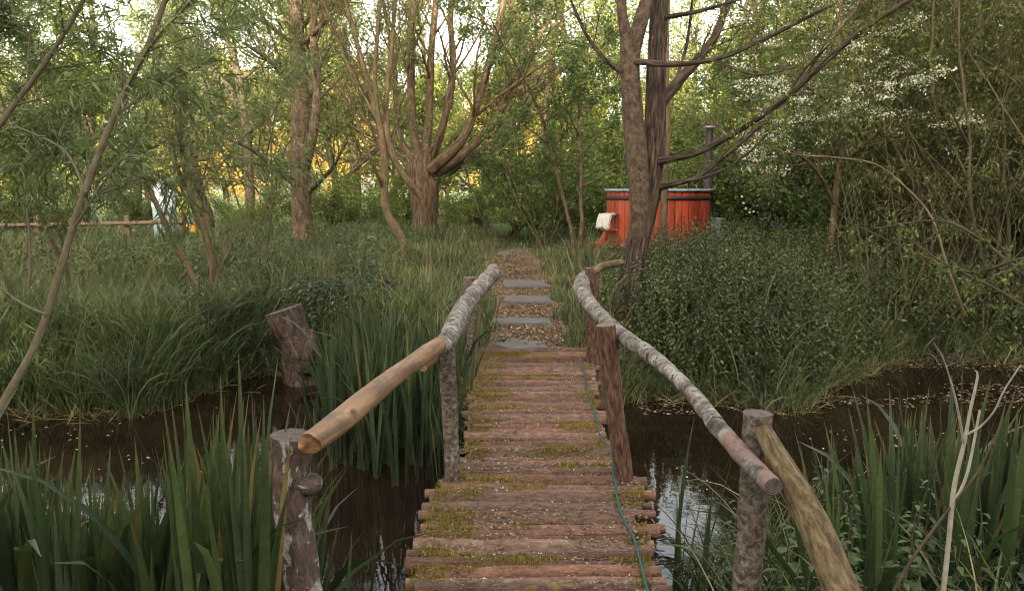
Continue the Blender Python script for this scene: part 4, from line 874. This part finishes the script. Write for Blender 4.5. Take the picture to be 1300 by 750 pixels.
# foreground right twig with yellow-green leaves
t=T(); Y=6.
limbs=[([(1340,372,Y-.5,4),(1295,345,Y-.4,4),(1240,300,Y-.2,3.5),(1190,280,Y,3),(1110,290,Y+.1,2)],9),([(1340,320,Y-.6,5),(1290,330,Y-.6,4),(1230,345,Y-.3,3),(1160,320,Y,2.5),(1085,285,Y,1.5)],9),
  ([(1350,420,Y-.6,5),(1270,370,Y-.4,4),(1200,335,Y-.3,3),(1150,300,Y-.2,2)],9)]
P5=dict(PT); P5.update(step=.07,levels=3,leaf=1,nc=(3,3,0),ratio=.5,wander=.12,rmin=.001,trop=(0,.04,.04,.04))
limbtree(t,limbs,P5,seg=6,step=.06,Lr=(.15,.38),skip=.1)
finish(t,'leafy_branch','low overhanging branches with fresh yellow green leaves at the right edge',at(1340,372,Y-.5),M['bark_twig'],[(crown(t,900,(.02,.042),.55,.012,None,fine=True),M['leaf_light'])],cat='branch')
t=T(); limbs=[([(960,182,8.6,1.5),(1010,196,8.3,2),(1060,200,8,2),(1110,208,7.7,2.2),(1146,234,7.4,2.2),(1182,275,7.1,2.6),(1202,335,6.9,3),(1225,400,6.8,3.4)],7)]
limbtree(t,limbs,P5,seg=7,step=.06,Lr=(.1,.3))
finish(t,'arching_stem','long tan arching bramble stem crossing in front of the blossom',at(1225,400,6.8),M['bark_tan'],[(crown(t,60,(.02,.04),.5,.01,None,fine=True),M['leaf_yellow'])],cat='branch')

# right thicket: many-stemmed dark willows
PW=dict(step=.28,wander=.07,trop=(.02,-.03,-.08,-.10),leaf=2,levels=4,nc=(12,6,4,0),ang=.6,ratio=.42,**{'from':.1})
for i_,(u,Y,ns,H,lab) in enumerate([(1150,13.,9,5.8,'dark willow thicket nearest the blossom hawthorn'),(1215,11.,10,5.4,'dark willow clump with many leaning canes in the middle of the right thicket'),(1290,10.,11,5.4,'dark willow clump of crowded canes at the right edge of the picture'),(1355,12.5,9,6.5,'dark willow clump half cut off by the right edge')]):
    bush('willow_thicket',lab,gb(u,Y),ns,H,.34,PW,42000,(.05,.10),.17,M['willow_dark'],M['bark_olive'],.035,'dark willow clumps on the right bank',sp=.07,dirv=(0,0,-.9))
t=T(); limbtree(t,[([(1186,380,12.5,24),(1184,280,12.5,21),(1186,150,12.5,19),(1184,40,12.5,17),(1188,-80,12.5,13)],12)],PW,seg=14,step=.15,Lr=(1,2),lvl=1)
finish(t,'thicket_tree','dark straight trunk rising out of the right thicket',at(1186,380,12.5),M['bark_far'],[(crown(t,16000,(.05,.1),.2,.1,None,dirv=(0,0,-.9)),M['willow_dark'])])
# canes & dead stems in the thicket
mb=MB()
for i_ in range(150):
    u=rng.uniform(1085,1330); Y=rng.uniform(9.4,12.5); b_=np.array(gb(u,Y)); a=rng.normal(0,.38); h_=rng.uniform(1.2,3.8)
    e_=b_+np.array([math.sin(a)*h_,rng.normal(0,.5),math.cos(a)*h_*.9]); m_=(b_+e_)/2+np.array([-math.sin(a)*.4+rng.normal(0,.22),rng.normal(0,.2),.15])
    p,r=smoothline([b_,m_,e_],[rng.uniform(.004,.010),.005,.002],.2); tube(mb,p,r,5,caps=(False,False))
tag(mb.build('canes',M['bark_olive']),'tangle of thin bleached canes under the right thicket','canes',kind='stuff')

# C left leaning stems
t=T(); Y=10.5
limbs=[([(265,385,Y,9),(245,352,Y,9),(215,295,Y,8),(192,245,Y,6),(165,190,Y,5),(140,110,Y,3)],7),([(262,382,Y,9),(270,340,Y,8),(255,280,Y,8),(238,240,Y,7),(222,205,Y,5),(205,120,Y,4)],7),
 ([(268,380,Y,5),(285,330,Y,4),(300,300,Y,3)],3),([(278,350,Y+.2,8),(262,300,Y+.2,8),(246,265,Y+.2,7),(232,200,Y+.3,6),(225,100,Y+.3,4)],7)]
limbtree(t,limbs,PT,seg=9,step=.1,Lr=(.6,1.6))
finish(t,'leaning_willow','bunch of tan leaning willow stems on the left bank',at(265,385,Y),M['bark_tan'],[(crown(t,6500,(.05,.09),.16,.06,None,dirv=(0,0,-.5)),M['willow'])])
t=T(); Y=18.5; limb(t.mb,[(262,290,Y,20),(258,268,Y,20),(250,245,Y,17),(245,222,Y,14),(238,180,Y,8)],16,.08,.2,(3,3),lump=.15)
finish(t,'broken_tree','dark leaning broken trunk beside the black hooded stand',at(262,290,Y),M['bark_pollard'],[])
# D near willow with two long leaning stems
t=T()
PN=dict(step=.12,wander=.08,trop=(0,-.03,-.08,-.1),leaf=1,levels=3,nc=(5,5,0),ang=.7,ratio=.55,rmin=.0012,segs=(6,5,4,3))
limbs=[([(-60,640,2.9,11),(0,518,3.1,10),(52,420,3.3,9.5),(100,265,3.5,8.5),(148,140,3.7,8),(187,60,3.85,7),(222,-30,4.,6),(270,-130,4.2,5)],10),
 ([(-50,240,3.6,7),(0,158,3.7,7),(50,90,3.8,6),(95,20,3.9,5.5),(130,-50,4.,4.5)],8),
 ([(60,400,3.3,4),(20,380,3.5,3),(-40,330,3.7,2)],5),([(105,255,3.5,4),(160,235,3.9,3),(215,225,4.3,2)],7),([(110,245,3.5,4),(80,190,4.,3),(20,160,4.4,2)],7),([(150,145,3.7,4),(200,110,4.1,3),(270,75,4.5,2)],8)]
limbtree(t,limbs,PN,seg=12,step=.05,Lr=(.35,1.0),amp=.08,fr=(20,6),skip=.35)
finish(t,'near_willow','young willow with two long smooth stems leaning across the near left',at(-60,640,2.9),M['bark_olive'],[(crown(t,6500,(.05,.10),.13,.014,None,fine=True,curve=.2,dirv=(0,0,-.55)),M['willow'])])
for i_,(u,Y,H,lab) in enumerate([(40,7.8,3.9,'feathery willow behind the near leaning stems at the left edge'),(95,9.,4.1,'feathery willow with narrow leaves between the leaning stems and the fence'),(-110,9.5,5.,'feathery willow cut off by the left edge'),(335,13,5.4,'airy willow between the tan leaning stems and the reddish trunk')]):
    P6=dict(PW); P6.update(nc=(7,5,4,0),trop=(.02,-.02,-.06,-.08),**{'from':.3})
    bush('willow_tree',lab,gb(u,Y),2,H,.22,P6,8500,(.06,.11),.17,M['willow'],M['bark_olive'],.024,'feathery willows on the left bank',sp=.06,dirv=(0,0,-.7))

# ------------------------------------------------------------------ background trees
def bgtree(H, r0, P_, n, Lf, W, mat, sp, lean=0.):
    t=T(); grow(t,np.zeros(3),np.array([lean,0,1.]),H,r0,0,P_); e=empty('woodland_tree',(0,0,0),'x','tree'); t.mb.build('trunk',M['bark_far'],e); crown(t,n,Lf,W,sp,None).build('crown',mat,e); return e
PG=dict(step=.6,wander=.07,trop=(.06,.03,.0,-.02),leaf=2,levels=4,nc=(16,6,4,0),ang=.85,ratio=.42,segs=(8,5,3,3),**{'from':.16})
protos=[bgtree(10.5,.17,PG,13000,(.08,.17),.6,M['leaf_light'],.22), bgtree(9,.14,PG,12000,(.08,.17),.55,M['leaf_pale'],.22), bgtree(11,.18,PG,13000,(.09,.18),.4,M['willow'],.25)]
labs=['mid green tree','light green tree','grey green willowy tree']
def where(u,Y):
    return ('far behind' if Y>34 else 'behind')+' '+('the near left willow' if u<180 else 'the black hooded stand' if u<330 else 'the reddish trunk' if u<450 else 'the pollard' if u<620 else 'the path end' if u<760 else 'the hot tub' if u<900 else 'the blossom hawthorn' if u<1100 else 'the right thicket')
spots=[(-40,26,2),(75,33,1),(180,36,2),(110,30,0),(262,31,1),(402,34,0),(318,27,2),(340,42,1),(430,27,1),(455,36,2),(520,30,0),(570,42,1),(610,29,1),(660,38,0),(705,27,0),(750,34,2),(800,30,1),(835,38,1),(870,30,1),(905,36,1),(955,27,0),(1010,23,0),(1060,30,2),(1110,21,0),(1160,27,0),(1210,20,0),(1260,26,0),(1320,20,0),(1400,26,0),(960,44,2),(500,48,2)]
def ordn(n): return f"{n}{'th' if 10<n%100<14 else {1:'st',2:'nd',3:'rd'}.get(n%10,'th')}"
def rankl(u, us, what):
    if u<0: return 'just past the left edge'
    if u>1300: return f'{ordn(1+sorted(v for v in us if v>1300).index(u))} {what} past the right edge'
    return f"{ordn(1+sorted(v for v in us if 0<=v<=1300).index(u))} {what} from the left"
used=set()
for (u,Y,k) in spots:
    o = protos[k] if k not in used else copy_tree(protos[k]); used.add(k)
    x_=at(u,300,Y)[0]; s_=rng.uniform(.75,1.1); o.location=(x_,Y,g0(x_,Y)); o.rotation_euler=(0,0,rng.random()*6.3); o.scale=(s_,s_,s_*rng.uniform(.9,1.1))
    tag(o,f"{labs[k]} {where(u,Y)}, {rankl(u,[q_[0] for q_ in spots],'woodland tree')}",'tree','woodland trees behind the clearing')
# shrubs at the back
PS=dict(step=.3,wander=.12,trop=(.0,.0,-.02,-.03),leaf=1,levels=3,nc=(8,6,0),ang=.8,ratio=.5,**{'from':.1})
def shrub(mat,n=14000,H=2.6): return bush('woodland_shrub','x',(0,0,0),8,H,.8,PS,n,(.06,.13),.55,mat,M['bark_twig'],.03,sp=.14,cat='shrub')
sp_=[shrub(M['leaf_hazel']),shrub(M['leaf_light']),shrub(M['leaf_mid'])]; used=set()
shl=[(40,23,1,.6),(590,27,1,.6),(318,23,1,.6),(425,25,1,.8),(505,29,1,.8),(180,24,2,.6),(655,33,1,1.),(690,24,0,1.1),(745,24,0,1.0),(790,25,1,1.1),(860,20,1,1.3),(925,21,1,1.2),(950,21.5,2,1.),(1010,21,0,1.1),(1050,14.5,0,.9),(1090,17,0,1.2),(1140,16,0,1.2),(1200,15,0,1.2),(1270,14,0,1.2),(1330,13,0,1.2),(-60,19,2,.9),(820,27,0,1.5),(900,28,2,1.5),(1000,25,2,1.5),(1120,23,0,1.6)]
for (u,Y,k,s_) in shl:
    o = sp_[k] if k not in used else copy_tree(sp_[k]); used.add(k)
    x_=at(u,300,Y)[0]; o.location=(x_,Y,g0(x_,Y)); o.rotation_euler=(0,0,rng.random()*6.3); o.scale=(s_,s_,s_)
    tag(o,f"{['deep green','light green','mid green'][k]} shrub {where(u,Y)}, {rankl(u,[q_[0] for q_ in shl],'shrub')}",'shrub','shrubs under the woodland trees')
# copper trees far away catching the evening sun
gold=[]; 
t=T(); grow(t,np.zeros(3),np.array([0,0,1.]),13,.3,0,dict(PG,step=.8,**{'from':.05})); g1=empty('copper_tree',(0,0,0),'x','tree'); t.mb.build('trunk',M['bark_far'],g1); crown(t,14000,(.28,.5),.65,.5,None).build('crown',M['leaf_gold'],g1)
t=T(); grow(t,np.zeros(3),np.array([0,0,1.]),12,.3,0,dict(PG,step=.8,**{'from':.05})); g2=empty('sunlit_tree',(0,0,0),'x','tree'); t.mb.build('trunk',M['bark_far'],g2); crown(t,14000,(.28,.5),.65,.5,None).build('crown',M['leaf_yellow'],g2)
used2=set(); gll=[(-60,88,1.1,0),(0,84,1.,0),(60,90,1.,1),(130,86,1.1,1),(190,92,1.,1),(250,84,1.05,0),(290,88,1.1,0),(330,84,.9,0),(395,90,.9,1),(440,86,1.,0),(500,92,1.,1),(560,90,1.,1),(620,88,.9,0),(665,84,.95,0),(700,90,1.,0),(760,88,1.,1),(820,86,1.,1),(880,90,1.1,1),(950,88,1.1,1),(1020,90,1.1,1),(1090,88,1.1,1),(1160,90,1.1,1),(1230,88,1.1,1),(1300,90,1.1,1)]
for i_,(u,Y,s_,k) in enumerate(gll):
    src=(g1,g2)[k]; o = src if src.name not in used2 else copy_tree(src); used2.add(src.name)
    x_=at(u,300,Y)[0]; o.location=(x_,Y,g0(x_,Y)); o.rotation_euler=(0,0,rng.random()*6.3); o.scale=(s_,s_,s_)
    tag(o,f"{'copper leaved' if k==0 else 'yellow green'} sunlit tree across the far field, {rankl(u,[q_[0] for q_ in gll],'sunlit tree')}",'tree','sunlit trees across the field')
# wood behind the camera that keeps the evening sun off the pond
n=110000; x=rng.uniform(-75,75,n); y=-26+rng.normal(0,2.5,n); top=15+2.5*(n2(x,y*0,.12,3)-.5); z=rng.random(n)**.8*top
mb=MB(); leaves(mb,np.stack([x,y,z],1),rng.normal(size=(n,3)),rng.uniform(.6,1.1,n),rng.uniform(.5,.9,n))
for x_ in np.arange(-70,71,5.): tube(mb,[(x_,-26,-.3),(x_+.2,-26,5),(x_,-26.3,12)],[.3,.22,.1],8,m=1)
tag(mb.build('woodland',[M['leaf_mid'],M['bark_far']]),'tall wood standing behind the viewer that shades the pond','woodland',kind='stuff')

# ------------------------------------------------------------------ hot tub and things around it
cx,cy=at(834,300,15.2)[0],15.2; zb=.22; zt=at(834,243,14.3)[2]; R0=.97
tub=empty('hot_tub',(cx,cy,zb),'round red wooden hot tub with a grey blue rim half hidden behind the twin trunk','hot tub')
mb=MB(); ns=44
for k in range(ns):
    a0=k/ns*2*PI+.006; a1=(k+1)/ns*2*PI-.006; am=(a0+a1)/2; V=[]
    for zz in (zb,zt):
        for (a_,rr) in ((a0,R0-.004),(am-.03,R0+.003),(am+.03,R0+.003),(a1,R0-.004),(a1,R0-.05),(a0,R0-.05)): V.append((cx+rr*math.cos(a_),cy+rr*math.sin(a_),zz))
    F=[(j,(j+1)%6,6+(j+1)%6,6+j) for j in range(6)]+[(6,7,8,11),(8,9,10,11)]
    mb.add(V,F,r=rng.random())
mb.build('staves',M['tub_red'],tub,smooth=False)
def ring(rin,rout,z0,z1,mat,name,seg=72):
    mb=MB(); a=np.arange(seg)/seg*2*PI; pr=[(rin,z0),(rout,z0),(rout+.004,(z0+z1)/2),(rout,z1),(rin,z1)]
    V=np.concatenate([np.stack([cx+r_*np.cos(a),cy+r_*np.sin(a),np.full(seg,z_)],1) for r_,z_ in pr]); F=[]
    for k in range(5):
        for j in range(seg): F.append((k*seg+j,k*seg+(j+1)%seg,((k+1)%5)*seg+(j+1)%seg,((k+1)%5)*seg+j))
    mb.add(V,F); return mb.build(name,mat,tub)
ring(R0-.03,R0+.015,zt-.16,zt-.09,M['band'],'hoop'); ring(R0-.03,R0+.015,zb+.25,zb+.31,M['band'],'hoop'); ring(R0-.09,R0+.045,zt-.001,zt+.045,M['rim'],'rim')
sx=at(768,300,14.9)[0]
stp=empty('tub_steps',(sx,14.8,zb),'red wooden steps leaning at the left side of the hot tub','steps')
mb=MB(); box(mb,(sx-.12,14.72,zb+.38),(.06,.05,.7),.2,0,.01,tilt=.5); box(mb,(sx-.0,15.1,zb+.38),(.06,.05,.7),.2,0,.01,tilt=.5); mb.build('stringer',M['tub_red'],stp,smooth=False)
mb=MB(); box(mb,(sx+.12,14.9,zb+.62),(.34,.42,.04),.1); mb.build('tread',M['tub_red'],stp,smooth=False)
mb=MB(); box(mb,(sx-.12,14.9,zb+.36),(.28,.42,.04),.1); mb.build('tread',M['tub_red'],stp,smooth=False)
# fleece
def cloth(c, wd, drop):
    n_=30; U,Vv=np.meshgrid(np.linspace(-1,1,n_),np.linspace(-1,1,n_)); f=np.clip(-U,0,1)
    X2=np.where(U>0,.20*U,-.14*np.sin(f*1.5)); Z_=-np.where(U>0,.02*(1-U),0)-drop*f**1.6+.007*np.sin(7*Vv+4*U)*(1+f)+.02*f*np.sin(3*Vv+1); Y2=Vv*wd*(1-.12*f+.05*np.sin(5*U))
    X3=X2+.012*np.sin(9*Vv); ca_,sa_=math.cos(.95),math.sin(.95)
    V=np.stack([c[0]+X3*ca_-Y2*sa_,c[1]+X3*sa_+Y2*ca_,c[2]+Z_],-1).reshape(-1,3); V2=V+np.array([.05*ca_,.05*sa_,-.02])
    i_=np.arange(n_-1)[:,None]*n_+np.arange(n_-1)[None]; F=np.stack([i_,i_+1,i_+n_+1,i_+n_],-1).reshape(-1,4)
    mb=MB(); mb.add(np.concatenate([V,V2]),np.concatenate([F,F[:,::-1]+n_*n_])); return mb
fc=at(769,271,14.6); tag(cloth(fc,.14,.26).build('fleece',M['cloth'],origin=fc),'white fleece draped over the steps at the left of the red tub','fleece')
sv=empty('tub_stove',(at(906,300,15.)[0],15.,zb),'grey metal stove box with a tall brown flue pipe right of the red tub','stove')
x_=at(908,300,15.)[0]; z1=at(908,279,15.)[2]; mb=MB(); p,r=smoothline([(x_,15.,zb),(x_,15.,z1)],[.165,.165],.05); tube(mb,p,r,24,0); tube(mb,[(x_,15.,z1+.001),(x_,15.,z1+.03),(x_,15,z1+.032)],[.178,.178,.05],24); mb.build('firebox',M['steel'],sv)
x_=at(898,250,15.1)[0]; zt2=at(898,165,15.1)[2]; mb=MB(); tube(mb,[(x_,15.1,z1-.02),(x_,15.1,z1+1.),(x_,15.1,z1+1.002),(x_,15.1,zt2)],[.085,.085,.062,.062],18); fp_o=mb.build('flue_pipe',M['pipe'],sv)
mb=MB(); tube(mb,[(x_,15.1,zt2+.02),(x_,15.1,zt2+.025),(x_,15.1,zt2+.06),(x_,15.1,zt2+.075)],[.05,.12,.12,.03],18); 
for j in range(4): a_=j*PI/2; tube(mb,[(x_+.055*math.cos(a_),15.1+.055*math.sin(a_),zt2-.03),(x_+.055*math.cos(a_),15.1+.055*math.sin(a_),zt2+.03)],[.006,.006],5)
mb.build('flue_cap',M['steel'],sv).parent=fp_o
# table beyond
tx=at(965,295,17.5); Yt=17.5
tb=empty('garden_table',(tx[0],Yt,g0(tx[0],Yt)+.03),'low dark table in the shade behind the hawthorn stem','table')
zt3=at(965,291,Yt)[2]; mb=MB(); box(mb,(tx[0],Yt,zt3),(1.0,.6,.05)); mb.build('tabletop',M['black'],tb,smooth=False)
for sx_ in (-.42,.42):
    for sy_ in (-.22,.22):
        mb=MB(); box(mb,(tx[0]+sx_,Yt+sy_,(zt3-.026+.22)/2),(.06,.06,zt3-.026-.22+.04)); mb.build('leg',M['black'],tb,smooth=False)
b_=at(985,287,Yt); mb=MB(); z0=zt3+.027
box(mb,(b_[0],Yt,z0+.05),(.30,.26,.10),.1); box(mb,(b_[0],Yt,z0+.115),(.33,.29,.028),.1); tag(mb.build('plastic_box',M['blue'],smooth=False,origin=(b_[0],Yt,z0)),'pale blue lidded plastic box on the dark table','box')
b_=at(942,293,Yt-.3); zg=g0(b_[0],Yt-.3)+.03; mb=MB(); tube(mb,[(b_[0],Yt-.5,zg),(b_[0],Yt-.5,zg+.02),(b_[0],Yt-.5,zg+.3),(b_[0],Yt-.5,zg+.31)],[.10,.12,.15,.14],20); tag(mb.build('plant_pot',M['terracotta'],origin=(b_[0],Yt-.5,zg)),'terracotta pot standing by the left leg of the dark table','pot')
mb=MB(); limb(mb,[(915,312,16.5,8),(935,298,16.5,9),(955,286,16.5,6)],12,.05,.15); tag(mb.build('fallen_branch',M['bark_tan'],origin=at(915,312,16.5)),'brown slanting log propped between the stove and the dark table','branch')
# string lights
sl=empty('string_lights',at(955,266,16.2),'short loop of small white bulbs hanging beside the hawthorn stem','string lights')
cp=[(942,248),(944,256),(947,263),(952,268),(957,267),(961,260),(964,252),(965,246)]; P_=[at(u,v,16.2) for u,v in cp]
mb=MB(); p,r=smoothline(P_,[.004]*len(P_),.03); tube(mb,p,r,5); mb.build('wire',M['black'],sl)
for q_ in P_:
    mb=MB(); q0=q_-np.array([0,0,.03]); tube(mb,[q0-[0,0,.024],q0-[0,0,.018],q0,q0+[0,0,.018],q0+[0,0,.024]],[.006,.02,.026,.016,.006],10); mb.build('bulb',M['white'],sl)

# ------------------------------------------------------------------ left background things
Yf=17.8
fe=empty('fence',gb(60,Yf),'low weathered timber rail fence across the left background','fence')
zr=at(100,285,Yf)[2]
mb=MB(); p,r=smoothline([at(-80,287,Yf),at(80,285,Yf),at(232,282,Yf)],[.045]*3,.3); tube(mb,p,r,8,.1); mb.build('rail',M['fence'],fe)
mb=MB(); p,r=smoothline([at(150,306,Yf),at(205,303,Yf)],[.04]*2,.2); tube(mb,p,r,8,.1); mb.build('rail',M['fence'],fe)
for u in (-60,45,160,230):
    b_=at(u,300,Yf); mb=MB(); box(mb,(b_[0],Yf+.11,(zr+.1+.1)/2),(.11,.11,zr+.1-.1+.2)); mb.build('post',M['fence'],fe,smooth=False)
x_,Yt=at(208,250,19.)[0],19.; zg=g0(x_,Yt)+.02; zt4=at(208,229,Yt)[2]; H_=zt4-zg
dr=empty('storage_drum',(x_,Yt,zg),'blue grey drum with a white domed lid behind the fence rail','drum')
mb=MB(); tube(mb,[(x_,Yt,zg),(x_,Yt,zg+.02),(x_,Yt,zg+H_*.62),(x_,Yt,zg+H_*.63),(x_,Yt,zg+H_*.66)],[.24,.26,.27,.255,.255],24); mb.build('body',M['blue_tank'],dr)
mb=MB(); a=np.linspace(0,PI/2,9); tube(mb,[(x_,Yt,zg+H_*.60)]+[(x_,Yt,zg+H_*.62+H_*.42*math.sin(v_)) for v_ in a],[.285]+[max(.01,.285*math.cos(v_)**.7) for v_ in a],24); mb.build('lid',M['white_lid'],dr)
x_=at(240,250,19.3)[0]; Yt=19.3; zg=g0(x_,Yt)+.02; zt5=at(240,233,Yt)[2]
sd=empty('hooded_stand',(x_,Yt,zg),'yellow framed stand with a black hood beside the domed drum','stand')
mb=MB(); box(mb,(x_,Yt,zt5),(.44,.4,.20),.3,0,.05); mb.build('hood',M['black'],sd,smooth=False)
mb=MB()
for sx_ in (-.17,.17):
    for sy_ in (-.15,.15): box(mb,(x_+sx_,Yt+sy_,(zg+zt5-.1)/2),(.045,.045,zt5-.1-zg))
box(mb,(x_,Yt-.18,zg+.45),(.36,.03,.18)); box(mb,(x_,Yt-.18,zg+.85),(.36,.03,.05)); mb.build('frame',M['yellow'],sd,smooth=False)
mb=MB(); box(mb,(x_+.06,Yt-.24,zg+.75),(.04,.03,.6)); mb.build('gauge',M['white'],sd,smooth=False)

# ------------------------------------------------------------------ camera, light, world
cam=bpy.data.cameras.new('camera'); co=bpy.data.objects.new('camera',cam); C.objects.link(co); sc.camera=co
co.location=(0,0,CAMZ); co.rotation_euler=(PI/2-pitch,0,0); cam.sensor_width=36; cam.lens=36*F_PX/1300; cam.clip_end=3000; cam.clip_start=.05
ELEV=12.; AZ=188.   # sun behind the viewer
w=bpy.data.worlds.new('World'); sc.world=w; w.use_nodes=True; nt=w.node_tree; bg=nt.nodes['Background']
sky=nt.nodes.new('ShaderNodeTexSky'); sky.sky_type='NISHITA'; sky.sun_disc=False; sky.sun_elevation=math.radians(ELEV); sky.sun_rotation=math.radians(AZ)
sky.air_density=1.; sky.dust_density=3.; sky.ozone_density=1.
nt.links.new(mixc(nt,1.,mixc(nt,.6,sky.outputs[0],bw(nt,sky.outputs[0])),(1.09,1.0,.88),'MULTIPLY'),bg.inputs[0]); bg.inputs[1].default_value=.15
sd_=bpy.data.lights.new('sun','SUN'); sd_.energy=2.5; sd_.angle=math.radians(.5); sd_.color=(1.,.78,.52); sd_.color=(1.,.84,.62); so=bpy.data.objects.new('sun',sd_); C.objects.link(so)
# direction towards the sun: azimuth measured from +Y clockwise
a_=math.radians(AZ); dvec=np.array([math.sin(a_)*math.cos(math.radians(ELEV)), math.cos(a_)*math.cos(math.radians(ELEV)), math.sin(math.radians(ELEV))])
from mathutils import Vector
so.rotation_euler=Vector(dvec).to_track_quat('Z','Y').to_euler(); so.location=(0,-20,30)
vs=sc.view_settings; sc.display_settings.display_device='sRGB'; vs.view_transform='Standard'; vs.look='None'; vs.exposure=3.3; vs.gamma=1; vs.use_curve_mapping=False
sc.render.engine='CYCLES'; cy_=sc.cycles; cy_.max_bounces=6; cy_.diffuse_bounces=3; cy_.glossy_bounces=3; cy_.transmission_bounces=3; cy_.transparent_max_bounces=4; cy_.use_denoising=True
cy_.filter_width=1.1; cy_.caustics_reflective=False; cy_.caustics_refractive=False
try: cy_.denoiser='OPENIMAGEDENOISE'; cy_.denoising_input_passes='RGB_ALBEDO_NORMAL'
except Exception: pass
sc.render.use_persistent_data=False
